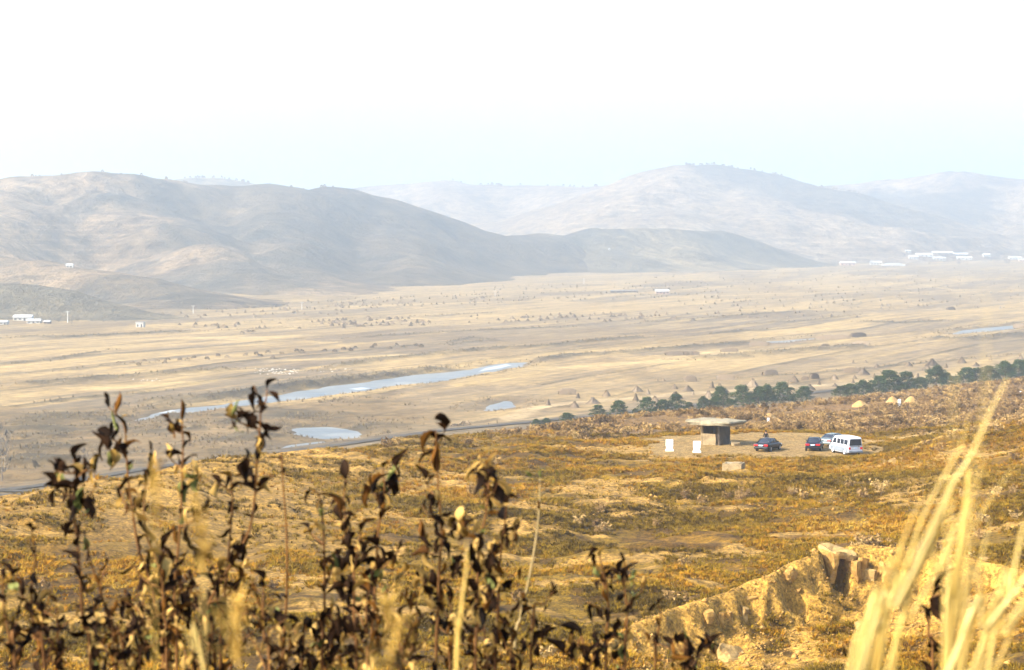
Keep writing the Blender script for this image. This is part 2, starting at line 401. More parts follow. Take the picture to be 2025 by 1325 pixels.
PALE = [([(1010,735),(1200,722),(1420,706),(1500,700)],7),([(500,716),(700,706),(830,697)],6),([(640,610),(800,602),(960,598),(1150,595)],6),([(1330,590),(1500,582),(1660,578)],4),([(700,636),(800,631),(860,629)],5),
 ([(940,601),(1100,599),(1250,597)],3),([(1810,560),(1850,568),(1900,574)],3),([(240,675),(420,668),(520,668),(640,660)],6),([(100,770),(260,762),(420,752)],8),([(1360,700),(1400,696),(1500,690)],9),([(350,668),(420,671),(560,672)],8)]
PALE = [(poly(p), w) for p, w in PALE]
def axes(x, y):
    """along and across the valley, bending with it"""
    w = 40*fbm(x/420, y/420, 2, 7)
    th = 0.40 + 0.10*np.sin((y-900)/900.0)
    a = x*np.sin(0.44) + y*np.cos(0.44); b = x*np.cos(0.44) - y*np.sin(0.44)
    return a, b + w + 0.00003*(a-900)**2*0.6
def plain_fields(x, y):
    a, b = axes(x, y)
    width = 34.0
    q = b/width + 0.25*fbm(a/180, b/180, 2, 19); iq = np.floor(q); fq = q - iq
    la = 150 + 160*_hash(iq.astype(np.int64), iq.astype(np.int64)*0, 3)
    p = a/la + 7.7*_hash(iq.astype(np.int64), iq.astype(np.int64)*0+5, 3) + 0.15*fbm(a/60, b/60, 2, 29); ip = np.floor(p); fp = p - ip
    r1 = _hash(iq.astype(np.int64), ip.astype(np.int64), 9); r2 = _hash(iq.astype(np.int64), ip.astype(np.int64), 13)
    eb = np.minimum(fq, 1-fq)*width; ep = np.minimum(fp, 1-fp)*la
    return a, b, r1, r2, np.minimum(eb, ep), eb
def plain(x, y):
    a, b, r1, r2, e, eb = plain_fields(x, y)
    far = sstep(2600, 1500, y)
    z = (0.5*(r1-0.5)*sstep(0, 2.5, e) + 0.30*np.exp(-(e/1.3)**2)*(r2 > 0.35))*far
    z = z + 0.10*fbm(x/6, y/6, 3, 91)*far + 0.35*fbm(x/60, y/60, 3, 95)
    marsh = marsh_mask(x, y)
    z = z + marsh*(0.9*fbm(x/22, y/11, 4, 97) + 0.2)
    dark = np.zeros(x.shape); pale = np.zeros(x.shape); nn = fbm(x/14, y/14, 3, 99)
    for P, w, h in BANKS:
        d, t = seg_dist(x, y, P); endf = sstep(0, 0.4, t)*sstep(len(P)-1, len(P)-1.4, t)
        ww = w*(1 + 0.6*nn)*endf + 0.01
        z = z + h*np.exp(-(d/ww)**2)*endf*far
        dark = np.maximum(dark, np.exp(-(d/(ww*1.25))**2)*endf)
    for P, w in PALE:
        d, t = seg_dist(x, y, P); endf = sstep(0, 0.5, t)*sstep(len(P)-1, len(P)-1.5, t)
        pale = np.maximum(pale, np.exp(-(d/(w*(1+0.5*nn)))**2)*endf)
    wet = np.full(x.shape, 99.0)
    for P in WATERS:
        d = sdist(x, y, P) + 1.8 + 4.0*fbm(x/16, y/22, 4, 57)
        wet = np.minimum(wet, d)
        z = z*(1 - sstep(10, 0, d)) + (-1.0)*sstep(9, -2, d)
        z = np.where(d < 0, np.minimum(z, -0.9 + np.maximum(d, -4)*0.2), z)
    dr, _ = seg_dist(x, y, ROAD)
    z = z*(1-sstep(13, 7, dr)) + 0.55*sstep(11, 5, dr)
    return z, dict(a=a, b=b, r1=r1, r2=r2, e=e, eb=eb, marsh=marsh, dark=dark, pale=pale, wet=wet, dr=dr, nn=nn)
MARSH = poly([(-200,800),(100,812),(260,800),(420,800),(640,786),(760,775),(840,790),(900,810),(880,835),(760,858),(600,890),(350,922),(0,975),(-200,1000)])
def marsh_mask(x, y): return sstep(8, -14, sdist(x, y, MARSH) + 10*fbm(x/40, y/30, 3, 17))
pang = np.radians(np.concatenate([np.linspace(-60, -17, 50), np.linspace(-16.5, 16.5, 620), np.linspace(17, 60, 50)]))
prr = np.concatenate([np.geomspace(240, 1300, 520), np.geomspace(1305, 3600, 170), np.geomspace(3650, 12000, 40)])
RR, AA = np.meshgrid(prr, pang, indexing='ij')
px = RR*np.sin(AA); py = RR*np.cos(AA)
pz, pi_ = plain(px, py)
pz = np.where(RR > 3600, pz*0, pz)
straw = np.array([0.50, 0.375, 0.215]); tan = np.array([0.37, 0.285, 0.190]); grey = np.array([0.26, 0.205, 0.150]); weed = np.array([0.135, 0.115, 0.085]); gold = np.array([0.56, 0.42, 0.23])
def L(c, m, k): m = np.clip(m, 0, 1).reshape(-1, 1); return c*(1-m) + np.asarray(k)[None]*m
r1 = pi_['r1'].ravel(); r2 = pi_['r2'].ravel()
c = tan[None]*np.ones((px.size, 1))
c = L(c, sstep(0.35, 0.8, r1)*0.8, straw); c = L(c, sstep(0.3, 0.1, r1)*0.7, grey); c = L(c, sstep(0.85, 0.95, r2)*0.8, gold)
sfr = np.clip(fbm(pi_['a']/90, pi_['b']/7, 4, 201), -1, 1).ravel()
c = L(c, sstep(0.0, 0.6, sfr)*0.7, gold); c = L(c, sstep(0.0, -0.6, sfr)*0.75, grey)
sf2 = np.clip(fbm(pi_['a']/55, pi_['b']/3.2, 4, 207), -1, 1).ravel(); c = L(c, sstep(0.15, 0.7, sf2)*0.6, grey*0.8); c = L(c, sstep(-0.2, -0.7, sf2)*0.5, gold)
sf3 = fbm(px/70, py/110, 4, 209).ravel(); c = L(c, sstep(0.1, 0.5, sf3)*0.5, [0.24,0.175,0.11])
nearr = sstep(0, 120, px.ravel())*sstep(800, 600, py.ravel())      # smooth stubble field with the stacks
c = L(c, nearr*0.6, [0.46, 0.35, 0.215])
c = L(c, np.exp(-(pi_['eb'].ravel()/1.2)**2)*0.55*(r2 > 0.3), weed)
rm = fbm(px/18, py/10, 4, 203).ravel()
mk = pi_['marsh'].ravel()
c = L(c, mk*0.85, [0.27, 0.195, 0.11]); c = L(c, mk*sstep(0.05, 0.6, rm)*0.8, [0.40, 0.295, 0.18]); c = L(c, mk*sstep(0.0, -0.6, rm)*0.9, [0.14, 0.115, 0.078])
c = L(c, pi_['pale'].ravel()*0.9, [0.62, 0.48, 0.28])
c = L(c, pi_['dark'].ravel()*0.85*(0.75+0.5*rm), weed)
wet = pi_['wet'].ravel()
c = L(c, sstep(9, 2, wet)*0.7*(sstep(-0.3, 0.3, rm)), [0.17, 0.135, 0.10]); 
dt, _ = seg_dist(px, py, TRACK); c = L(c, sstep(4, 2, dt.ravel())*0.8, [0.58, 0.46, 0.32])
c = L(c, sstep(12, 6, pi_['dr'].ravel())*0.6, [0.20, 0.16, 0.12])
m_plain, nt, b = nmat('fallow_fields')
at_ = N(nt, 'ShaderNodeAttribute', attribute_name='col'); p = geopos(nt)
pm = mapped(nt, mapped(nt, p, (0, 0, 0.44)), (0, 0, 0), (0.9, 0.10, 1))
f1 = ramp(nt, noise(nt, 0.35, 5, 0.7, pm), [(0.30, 0.72), (0.70, 1.22)])
f2 = ramp(nt, noise(nt, 0.16, 7, 0.8, p), [(0.36, 0.62), (0.64, 1.30)])
cc = mix(nt, 1.0, at_.outputs['Color'], f1, 'MULTIPLY'); cc = mix(nt, 1.0, cc, f2, 'MULTIPLY')
nt.links.new(cc, b.inputs['Base Color'])
bump(nt, b, noise(nt, 0.6, 6, 0.75, p), 0.7)
pmh = mesh_np('valley_plain', np.stack([px, py, pz], -1).reshape(-1, 3), grid_quads(*px.shape), None, m_plain, True)
set_col(pmh, np.clip(c + 0.22*(c - c.mean(0)), 0.03, 1)*np.array([0.57,0.52,0.38]))
tag(link('valley_plain', pmh), kind='structure')
# one wide sheet under everything, out to the horizon
gsheet = mesh_np('ground', [(-13000,-3000,-3),(13000,-3000,-3),(13000,14000,-3),(-13000,14000,-3)], [(0,1,2,3)], None, plain_mat('field_earth', (0.25,0.19,0.12), scale=0.01))
tag(link('ground', gsheet), kind='structure')

# water and thin ice
m_water, nt, b = nmat('still_water')
b.inputs['Base Color'].default_value = (0.05, 0.075, 0.10, 1); b.inputs['Roughness'].default_value = 0.4; b.inputs['Specular IOR Level'].default_value = 0.12
f = noise(nt, 0.08, 4, 0.6, geopos(nt))
nt.links.new(ramp(nt, f, [(0.35, (0.085,0.095,0.095)), (0.65, (0.19,0.20,0.195))]), b.inputs['Base Color'])
nt.links.new(ramp(nt, f, [(0.35, 0.35), (0.65, 0.7)]), b.inputs['Roughness'])
bump(nt, b, noise(nt, 1.5, 3, 0.6, geopos(nt)), 0.02)
def sheet(name, P, z, mat, grow=0.0):
    cx = sum(p[0] for p in P)/len(P); cy = sum(p[1] for p in P)/len(P)
    bm = bmesh.new()
    vs = []
    n = len(P)
    for i, (x, y) in enumerate(P):
        x0, y0 = P[i-1]; x1, y1 = P[(i+1) % n]; tx, ty = x1-x0, y1-y0; l = math.hypot(tx, ty) or 1
        vs.append(bm.verts.new((x + grow*ty/l, y - grow*tx/l, z)))
    f = bm.faces.new(vs); bm.normal_update()
    if f.normal.z < 0: f.normal_flip()
    bmesh.ops.triangulate(bm, faces=bm.faces[:])
    me = bpy.data.meshes.new(name); bm.to_mesh(me); bm.free(); me.materials.append(mat); return link(name, me)
def area2(P): return sum(P[i-1][0]*P[i][1]-P[i][0]*P[i-1][1] for i in range(len(P)))
for P, nm in zip(WATERS, ('river','pond','pond','river','stream','pond','pond')):
    tag(sheet(nm, P, -0.75, m_water, 6.0 if area2(P) > 0 else -6.0), kind='structure')

# the road on the plain
m_asph, nt, b = nmat('asphalt')
nt.links.new(ramp(nt, noise(nt, 0.5, 5, 0.6, geopos(nt)), [(0.3, (0.040,0.036,0.030)), (0.7, (0.075,0.066,0.052))]), b.inputs['Base Color'])
b.inputs['Roughness'].default_value = 0.95; b.inputs['Specular IOR Level'].default_value = 0.1
def ribbon(P, w, z, off=0.0):
    P = [Vector((p[0], p[1])) for p in P]; Q = []
    for i in range(len(P)-1):
        a = P[max(i-1,0)]; b_ = P[i]; c_ = P[i+1]; d = P[min(i+2,len(P)-1)]
        for k in range(8):
            t = k/8; Q.append(0.5*((2*b_)+(c_-a)*t+(2*a-5*b_+4*c_-d)*t*t+(3*b_-a-3*c_+d)*t**3))
    Q.append(P[-1]); v = []
    for i, q in enumerate(Q):
        t = (Q[min(i+1,len(Q)-1)]-Q[max(i-1,0)]).normalized(); n = Vector((-t.y, t.x))
        v += [(*(q+n*(off+w/2)), z), (*(q+n*(off-w/2)), z)]
    return v, [(2*i, 2*i+1, 2*i+3, 2*i+2) for i in range(len(Q)-1)]
v, q = ribbon(ROAD, 3.0, 0.75)
tag(link('road', mesh_np('road', v, q, None, m_asph)), kind='structure')
# ------------------------------------------------------------------ hills
def ridge(pts): return [at(*p) for p in pts]
HILLS = {
 'knoll_left':  dict(r=[[(-400,540,1260),(-150,552,1230),(0,562,1210),(70,563,1205),(120,573,1190),(165,592,1180),(205,612,1168),(230,628,1160)]], s=0.50, rnd=10),
 'spur_left':   dict(r=[[(-500,470,1750),(-200,488,1650),(0,505,1560),(60,512,1530),(130,528,1490),(200,541,1460),(270,552,1430),(330,578,1395),(384,606,1352)]], s=0.42, rnd=14),
 'main_left':   dict(r=[[(-700,360,2500),(-300,352,2400),(0,351,2300),(60,345,2280),(120,343,2260),(200,336,2230),(260,340,2230),(320,350,2260),(400,362,2330),(470,367,2380),(530,359,2350),(580,366,2360),(605,374,2390),(650,367,2430),(700,371,2460),(740,384,2470),(800,404,2480),(870,428,2490),(940,450,2500),(1000,463,2520),(1060,461,2600)],
                         [(200,336,2230),(290,420,2060),(360,470,1930),(440,515,1800),(530,553,1690),(612,580,1620)],
                         [(530,359,2350),(540,420,2190),(560,480,2010),(600,530,1850),(640,572,1680)],
                         [(60,345,2280),(20,420,2000),(-60,470,1850)],
                         [(740,384,2470),(760,440,2300),(790,500,2100),(800,560,1860)]], s=0.47, rnd=26),
 'low_spur':    dict(r=[[(980,470,2560),(1060,460,2620),(1120,463,2660),(1200,450,2700),(1280,448,2740),(1350,453,2800),(1430,455,2860),(1490,474,2900),(1550,497,2950),(1605,522,3010)],
                         [(1200,450,2700),(1210,500,2500)],[(1350,453,2800),(1350,500,2620)]], s=0.46, rnd=22),
 'mid_range':   dict(r=[[(600,385,4700),(720,371,4600),(800,363,4500),(880,355,4450),(940,365,4400),(1000,366,4400),(1080,366,4400),(1150,369,4300),(1250,359,4200),(1300,352,4300)],
                         [(880,355,4450),(960,420,4100),(1000,450,3900)]], s=0.33, rnd=60),
 'right_peak':  dict(r=[[(1000,470,3500),(1060,452,3550),(1150,411,3650),(1220,379,3700),(1260,358,3720),(1300,337,3750),(1350,326,3780),(1410,325,3800),(1470,333,3800),(1530,345,3790),(1600,366,3760),(1680,389,3740),(1750,412,3700),(1820,435,3680),(1900,470,3650)],
                         [(1350,326,3780),(1330,400,3450),(1350,440,3250)],[(1600,366,3760),(1560,430,3450),(1600,480,3250)],[(1470,333,3800),(1450,400,3500),(1480,460,3250)]], s=0.30, rnd=50),
 'right_hill':  dict(r=[[(1500,400,4600),(1620,368,4500),(1700,360,4500),(1800,350,4450),(1880,338,4400),(1930,342,4400),(2025,353,4350),(2200,372,4300),(2500,390,4300)],
                         [(1880,338,4400),(1850,400,4100),(1780,440,3850)],[(2025,353,4350),(2050,420,4000),(2020,460,3700)],[(1720,360,4500),(1700,420,4100)]], s=0.32, rnd=50),
 'back_bump':   dict(r=[[(330,356,3600),(370,349,3600),(400,348,3600),(450,351,3600),(500,360,3600),(560,380,3600)]], s=0.4, rnd=40),
 'far_range':   dict(r=[[(500,400,7200),(800,372,7200),(900,362,7200),(960,352,7200),(1030,346,7200),(1100,352,7200),(1250,362,7200),(1450,372,7200),(1600,348,7200),(1650,335,7200),(1710,318,7200),(1770,322,7200),(1850,340,7200),(1950,352,7200),(2100,360,7200)]], s=0.35, rnd=90),
}
def hill_height(name, x, y, rough=True):
    h = HILLS[name]; base = None; S = h['s']; rn = h['rnd']
    wx = x; wy = y
    if rough:
        sc = 260 if name in ('mid_range','right_peak','right_hill','far_range') else 130
        wx = x + 0.30*sc*fbm(x/sc, y/sc, 3, 301)*0.55; wy = y + 0.30*sc*fbm(x/sc+40, y/sc, 3, 307)*0.55
    out = np.full(x.shape, -60.0)
    for j, rg in enumerate(h['r']):
        P = np.array(ridge(rg)); d, t = seg_dist(wx, wy, P[:, :2])
        if j == 0:
            d0, t0 = seg_dist(x, y, P[:, :2]); k = sstep(0, 2.2*rn, d0); d = d*k + d0*(1-k); t = t*k + t0*(1-k)
        i = np.clip(t.astype(int), 0, len(P)-2); f = t - i; f = f*f*(3-2*f)*0.35 + f*0.65
        zc = P[i, 2]*(1-f) + P[i+1, 2]*f
        hh = zc - (np.sqrt(d*d + rn*rn) - rn)*S
        out = np.maximum(out, hh) if j == 0 else (np.maximum(out, hh) + 0.0)
        if j: # round the joins
            pass
    foot = 9.0
    out = np.where(out > -foot*2.5, foot*np.log1p(np.exp(np.clip(out/foot, -20, 20))) - 1.6, out - 0)
    if rough:
        sc = 420 if name in ('mid_range','right_peak','right_hill','far_range') else 170
        P = np.array(ridge(h['r'][0])); d0, _ = seg_dist(x, y, P[:, :2])
        out = out + sstep(1, 25, out)*sstep(0, 3*rn, d0)*(1 - np.abs(fbm(x/sc, y/sc, 4, 311)) - 0.75)*(0.15*sc)
        out = out + sstep(1, 12, out)*(1.7*fbm(x/38, y/38, 4, 315))*(sc/170)**.7
    return np.maximum(out, -6)
def hill_material(name, stops, wood_shade_col, wood_lo, wood_hi, terr, terrw):
    m, nt, b = nmat(name); p = geopos(nt)
    base = ramp(nt, noise(nt, 0.006, 6, 0.65, p), stops)
    wood = ramp(nt, noise(nt, 0.009, 7, 0.72, p, 0.4), [(wood_lo, 0.0), (wood_hi, 1.0)])
    c = mix(nt, wood, base, wood_shade_col)
    # contour terraces: bands by height, only where there are fields
    sp = N(nt, 'ShaderNodeSeparateXYZ'); nt.links.new(p, sp.inputs[0])
    wv = N(nt, 'ShaderNodeMath', operation='MULTIPLY'); nt.links.new(sp.outputs['Z'], wv.inputs[0]); wv.inputs[1].default_value = terr
    n2 = N(nt, 'ShaderNodeMath', operation='MULTIPLY_ADD'); nt.links.new(noise(nt, 0.01, 4, 0.6, p), n2.inputs[0]); n2.inputs[1].default_value = 5; nt.links.new(wv.outputs[0], n2.inputs[2])
    sn = N(nt, 'ShaderNodeMath', operation='SINE'); nt.links.new(n2.outputs[0], sn.inputs[0])
    band = ramp(nt, sn.outputs[0], [(0.0, 0.78), (0.75, 1.0), (1.0, 1.15)])
    tm = ramp(nt, noise(nt, 0.004, 3, 0.5, p), [(0.45, 0.0), (0.6, terrw)])
    c2 = mix(nt, 1.0, c, band, 'MULTIPLY'); c = mix(nt, tm, c, c2)
    fine = ramp(nt, noise(nt, 0.05, 6, 0.8, p), [(0.38, 0.35), (0.62, 1.55)])
    c = mix(nt, 1.0, c, fine, 'MULTIPLY')
    at_ = N(nt, 'ShaderNodeAttribute', attribute_name='col')
    c = mix(nt, at_.outputs['Fac'], c, wood_shade_col)  # hand-placed patches: woods plus shade painted on spur faces
    c = mix(nt, 1.0, c, (0.60,0.58,0.54), 'MULTIPLY')
    nt.links.new(c, b.inputs['Base Color']); bump(nt, b, noise(nt, 0.05, 6, 0.8, p), 14.0)
    return m
m_hill = hill_material('scrub_hillside', [(0.3, (0.24,0.17,0.095)), (0.5, (0.38,0.27,0.155)), (0.7, (0.52,0.38,0.22))], (0.085,0.080,0.062), 0.50, 0.66, 1.5, 0.9)
m_hillfar = hill_material('bare_hillside', [(0.3, (0.28,0.20,0.125)), (0.5, (0.46,0.335,0.205)), (0.7, (0.60,0.45,0.28))], (0.09,0.085,0.07), 0.58, 0.72, 0.9, 0.8)
m_hillwood = hill_material('wooded_hillside', [(0.3, (0.24,0.195,0.12)), (0.5, (0.40,0.31,0.175)), (0.7, (0.56,0.43,0.24))], (0.12,0.11,0.08), 0.48, 0.66, 1.5, 0.3)
# woods, some of them painting shade onto the spur faces: places (photograph pixel, distance, radius in m)
WOODS_SHADE = [(760,480,2200,230),(900,520,2150,250),(660,520,1900,90),(470,555,1720,75),(520,575,1670,70),(400,540,1750,60),(280,590,1390,60),(330,596,1370,45),(100,600,1180,120),(1000,510,2400,200),(620,420,2250,100),(1500,500,2860,160),(1050,500,2560,150),
         (420,450,2000,60),(380,400,2150,70),(1700,400,3720,180),(1600,370,3760,170),(1520,350,3790,110),(1780,425,3660,120),(1760,395,4250,110),(1860,410,4150,140),(1480,345,3800,60)]
def build_hill(name, mat, x0, x1, y0, y1, step):
    xs = np.arange(x0, x1, step); ys = np.arange(y0, y1, step*1.0)
    Y, X = np.meshgrid(ys, xs, indexing='ij')
    Z = hill_height(name, X, Y)
    q = grid_quads(*X.shape); zz = Z.ravel()
    keep = (zz[q] > -1.4).any(1); q = q[keep]
    used = np.unique(q); remap = np.full(zz.size, -1); remap[used] = np.arange(len(used))
    V = np.stack([X, Y, Z], -1).reshape(-1, 3)[used]
    w = np.zeros(len(V))
    wn_ = fbm(V[:,0]/60, V[:,1]/60, 4, 401)
    for u, v, d, r in WOODS_SHADE:
        p = at(u, v, d); q2 = np.hypot(V[:,0]-p[0], (V[:,1]-p[1])*0.75)/r + 0.55*wn_; w = np.maximum(w, sstep(1.0, 0.72, q2))
    me = mesh_np('hill', V, remap[q], None, mat, True); set_col(me, np.repeat(w[:, None], 3, 1)*0.6)
    return tag(link('hill', me), kind='structure')
build_hill('knoll_left', m_hillwood, -560, -150, 1030, 1420, 7)
build_hill('spur_left', m_hill, -850, -130, 1200, 1950, 8)
build_hill('main_left', m_hill, -1500, 260, 1450, 2950, 10)
build_hill('low_spur', m_hillwood, -150, 520, 2350, 3250, 10)
build_hill('mid_range', m_hillfar, -900, 600, 3700, 5100, 22)
build_hill('right_peak', m_hillfar, -200, 1150, 3000, 4400, 18)
build_hill('right_hill', m_hillfar, 250, 1900, 3450, 5200, 22)
build_hill('back_bump', m_hillwood, -750, -250, 3350, 3900, 16)
build_hill('far_range', m_hillfar, -1500, 2500, 6600, 7900, 50)
def hillz(u, v, names, d0, d1):
    """first hill point on the sight line of a pixel"""
    a, k = ray(u, v); ds = np.linspace(d0, d1, 900); best = None
    for nm in names:
        z = hill_height(nm, a*ds, ds); hit = np.nonzero(z > CAMZ + k*ds)[0]
        if len(hit) and (best is None or ds[hit[0]] < best[1]): best = (a*ds[hit[0]], ds[hit[0]], z[hit[0]])
    return best

# ------------------------------------------------------------------ haze
mz = bpy.data.materials.new('haze'); mz.use_nodes = True; nt = mz.node_tree; nt.nodes.clear()
out = nt.nodes.new('ShaderNodeOutputMaterial'); pv = nt.nodes.new('ShaderNodeVolumePrincipled')
pv.inputs['Density'].default_value = HAZE_DENSITY; pv.inputs['Color'].default_value = (0.855, 0.94, 1.0, 1); pv.inputs['Anisotropy'].default_value = 0.75
nt.links.new(pv.outputs[0], out.inputs['Volume'])
hz = MB().box((0, 5500, 150), (28000, 19000, 308)).build('haze', mz); tag(hz, kind='stuff')
rnd = random.Random(5)
# ------------------------------------------------------------------ dolmen on the pad
def rough_slab(name, dims, mat, parent, loc, rot=(0,0,0), cuts=(8,6,2), amp=0.06, seed=0, taper=0.0, smooth=False):
    """an irregular quarried slab: a subdivided block with worn edges"""
    r = random.Random(seed); nx, ny, nz = cuts; bm = bmesh.new()
    bmesh.ops.create_cube(bm, size=1.0)
    for ax, n in ((0,nx),(1,ny),(2,nz)):
        es = [e for e in bm.edges if abs((e.verts[0].co - e.verts[1].co)[ax]) > 1e-4]
        if n > 1: bmesh.ops.subdivide_edges(bm, edges=es, cuts=n-1, use_grid_fill=True)
    from mathutils import noise as mn
    for v in bm.verts:
        c = v.co.copy()
        ex = abs(c.x)*2; ey = abs(c.y)*2; ez = abs(c.z)*2
        k = max(0, ex-0.75)*max(0, ey-0.75)*8          # rounded plan corners
        f = 1 - 0.14*k - taper*max(0, ex - 0.3)*(0 if c.z > 0 else 1)
        if ex > 0.97 or ey > 0.97: f *= 1 - 0.035*ez
        p = Vector((c.x*dims[0]*f, c.y*dims[1]*f, c.z*dims[2]))
        q = Vector((p.x*0.9 + seed*7.1, p.y*0.9, p.z*0.9))
        nv = Vector((mn.noise(q), mn.noise(q + Vector((31,0,0))), mn.noise(q + Vector((0,47,0)))))
        n2 = Vector((mn.noise(q*3.3), mn.noise(q*3.3 + Vector((31,0,0))), mn.noise(q*3.3 + Vector((0,47,0)))))
        v.co = p + nv*amp*2.2 + n2*amp*0.9
        if c.z > 0.1: v.co.z += 0.10*dims[2]*(1 - (c.x*2)**2)*(1-(c.y*2)**2)*3*(1 if taper else 0)
    me = bpy.data.meshes.new(name); bm.to_mesh(me); bm.free(); me.materials.append(mat)
    if smooth: me.polygons.foreach_set('use_smooth', [True]*len(me.polygons))
    return link(name, me, parent, loc, rot)
def stone_mat(name, c, c2, sc=1.5, bd=0.06):
    m, nt, b = nmat(name); o = objco(nt)
    n1 = noise(nt, sc, 7, 0.72, o); n2 = noise(nt, sc*9, 4, 0.7, o)
    a = ramp(nt, n1, [(0.32, c2), (0.55, c), (0.75, tuple(min(1,k*1.25) for k in c))])
    a = mix(nt, 1.0, a, ramp(nt, n2, [(0.3, 0.7), (0.7, 1.15)]), 'MULTIPLY')
    nt.links.new(a, b.inputs['Base Color']); bump(nt, b, n1, bd); return m
m_cap = stone_mat('weathered_granite', (0.27,0.23,0.15), (0.13,0.11,0.07))
m_slab = stone_mat('chamber_granite', (0.27,0.20,0.11), (0.12,0.085,0.045)); m_slab_shade = stone_mat('painted_shade_granite', (0.10,0.075,0.05), (0.05,0.038,0.026))  # second granite is darkened to paint shade on the right side slab
TH = R(-30)
dx, dy, _ = onz(1416, 880, PADZ)
dol = empty('dolmen', (dx, dy+1.2, PADZ), TH, 'huge stone dolmen, a broad flat capstone on upright slabs, on the trodden pad', 'dolmen')
rough_slab('capstone', (5.8,5.3,0.46), m_cap, dol, (0.05,0.1,2.50), (R(-1.0),R(0.8),0), (14,12,3), 0.05, 3, 0.10)
rough_slab('side_slab', (0.32,3.0,2.55), m_slab_shade, dol, (1.02,0.15,1.12), (0,0,0), (2,8,7), 0.04, 4)
rough_slab('side_slab', (0.32,3.0,2.55), m_slab, dol, (-1.15,0.25,1.12), (0,0,0), (2,8,7), 0.04, 5)
rough_slab('end_slab', (1.75,0.26,1.35), m_slab, dol, (-0.12,-1.28,0.57), (0,0,0), (6,2,6), 0.03, 6)
rough_slab('end_slab', (1.75,0.28,2.45), m_slab, dol, (-0.10,1.45,1.10), (0,0,0), (6,2,7), 0.03, 7)
rough_slab('floor_slab', (1.9,2.6,0.2), m_slab, dol, (-0.05,0.1,0.05), (0,0,0), (6,6,1), 0.03, 8)
x, y, _ = onz(1455, 881, PADZ)
rk = rough_slab('rock', (0.9,0.6,0.42), m_slab, None, (x, y, PADZ+0.12), (0,0,0.4), (4,3,3), 0.07, 12)
tag(rk, 'low dark rock lying at the right foot of the dolmen', 'rock')

# the two white stelae
m_marble = plain_mat('white_marble', (0.78,0.78,0.76), 0.55, 0.05, 4.0, spec=0.3)
m_marble2 = plain_mat('marble_plinth', (0.66,0.64,0.58), 0.7, 0.10, 4.0, spec=0.2)
for u, v, lab, s in ((1324,892,'white stone stele on a plinth, the left one, standing clear of the dolmen',0), (1378,895,'white stone stele on a plinth, the right one, beside the dolmen chamber',1)):
    x, y, _ = onz(u, v, PADZ)
    t = empty('stele', (x, y, PADZ-0.02), R(-6+4*s), lab, 'monument', 'white stelae in front of the dolmen')
    bevel(MB().box((0,0,0.10), (0.92,0.50,0.22)).build('base', m_marble2, t), 0.02)
    bevel(MB().box((0,0,0.35), (0.72,0.36,0.28)).build('plinth', m_marble2, t), 0.02)
    bevel(MB().box((0,0,0.90), (0.80,0.17,0.76)).build('slab', m_marble, t), 0.025)
    bevel(MB().box((0,-0.09,0.90), (0.64,0.02,0.60)).build('inscription_panel', plain_mat('engraved_marble', (0.72,0.72,0.70), 0.6, 0.06, 9), t), 0.006)

# concrete tank
m_conc = stone_mat('weathered_concrete', (0.30,0.225,0.12), (0.19,0.135,0.065), 1.2, 0.02)
m_concin = stone_mat('tank_inside', (0.32,0.28,0.20), (0.20,0.17,0.11), 2.0, 0.01)
x, y, _ = at(1452, 943, 226); z = zn1(x, y)
tank = empty('concrete_tank', (x, y+0.9, min(z, CAMZ + ray(1452,943)[1]*226)), R(-16), 'open topped square concrete water tank in the grass below the dolmen', 'tank')
b_ = MB(); w_, l_, h_, th = 1.95, 1.9, 1.45, 0.14
b_.box((0,-l_/2+th/2,h_/2-0.15), (w_,th,h_)); 
bevel(b_.build('front_wall', m_conc, tank), 0.015)
bevel(MB().box((0,l_/2-th/2,h_/2-0.15), (w_,th,h_)).build('back_wall', m_concin, tank), 0.015)
bevel(MB().box((w_/2-th/2,0,h_/2-0.153), (th,l_-2*th-0.006,h_-0.004)).build('side_wall', m_conc, tank), 0.01)
bevel(MB().box((-w_/2+th/2,0,h_/2-0.153), (th,l_-2*th-0.006,h_-0.004)).build('side_wall', m_conc, tank), 0.01)
MB().box((0,0,0.62), (w_-2*th-0.01,l_-2*th-0.01,0.12)).build('tank_floor', m_concin, tank)
MB().box((0.35,0.0,h_-0.11), (0.85,l_-0.5,0.07)).build('cover_slab', m_conc, tank)

# ------------------------------------------------------------------ vehicles
def paint(name, c, rough=0.28, metal=0.3):
    m, nt, b = nmat(name); o = objco(nt)
    dirt = ramp(nt, noise(nt, 3.0, 5, 0.7, o), [(0.45, 0.0), (0.8, 0.35)])
    nt.links.new(mix(nt, dirt, c, tuple(0.6*k + 0.035 for k in c)), b.inputs['Base Color'])
    b.inputs['Metallic'].default_value = metal; b.inputs['Roughness'].default_value = rough
    b.inputs['Specular IOR Level'].default_value = 0.25; b.inputs['Coat Weight'].default_value = 0.02; return m
m_black = paint('black_paint', (0.005,0.006,0.008), 0.35, 0.0); m_dark = paint('dark_blue_black_paint', (0.008,0.010,0.016), 0.35, 0.0)
m_green = paint('grey_green_paint', (0.12,0.15,0.155)); m_white = paint('white_paint', (0.50,0.52,0.56), 0.4, 0.0); m_silver = paint('silver_paint', (0.20,0.23,0.27), 0.4, 0.2)
m_glass, nt, b = nmat('tinted_glass'); b.inputs['Base Color'].default_value = (0.02,0.025,0.035,1); b.inputs['Roughness'].default_value = 0.08; b.inputs['Specular IOR Level'].default_value = 0.6
m_tyre = plain_mat('tyre_rubber', (0.025,0.024,0.023), 0.85, 0.2, 8); m_rim = plain_mat('alloy_rim', (0.45,0.46,0.48), 0.35, 0.1, 8, spec=0.5, metal=0.6)
m_hub = plain_mat('white_steel_rim', (0.75,0.76,0.78), 0.4, 0.06, 8, spec=0.4)
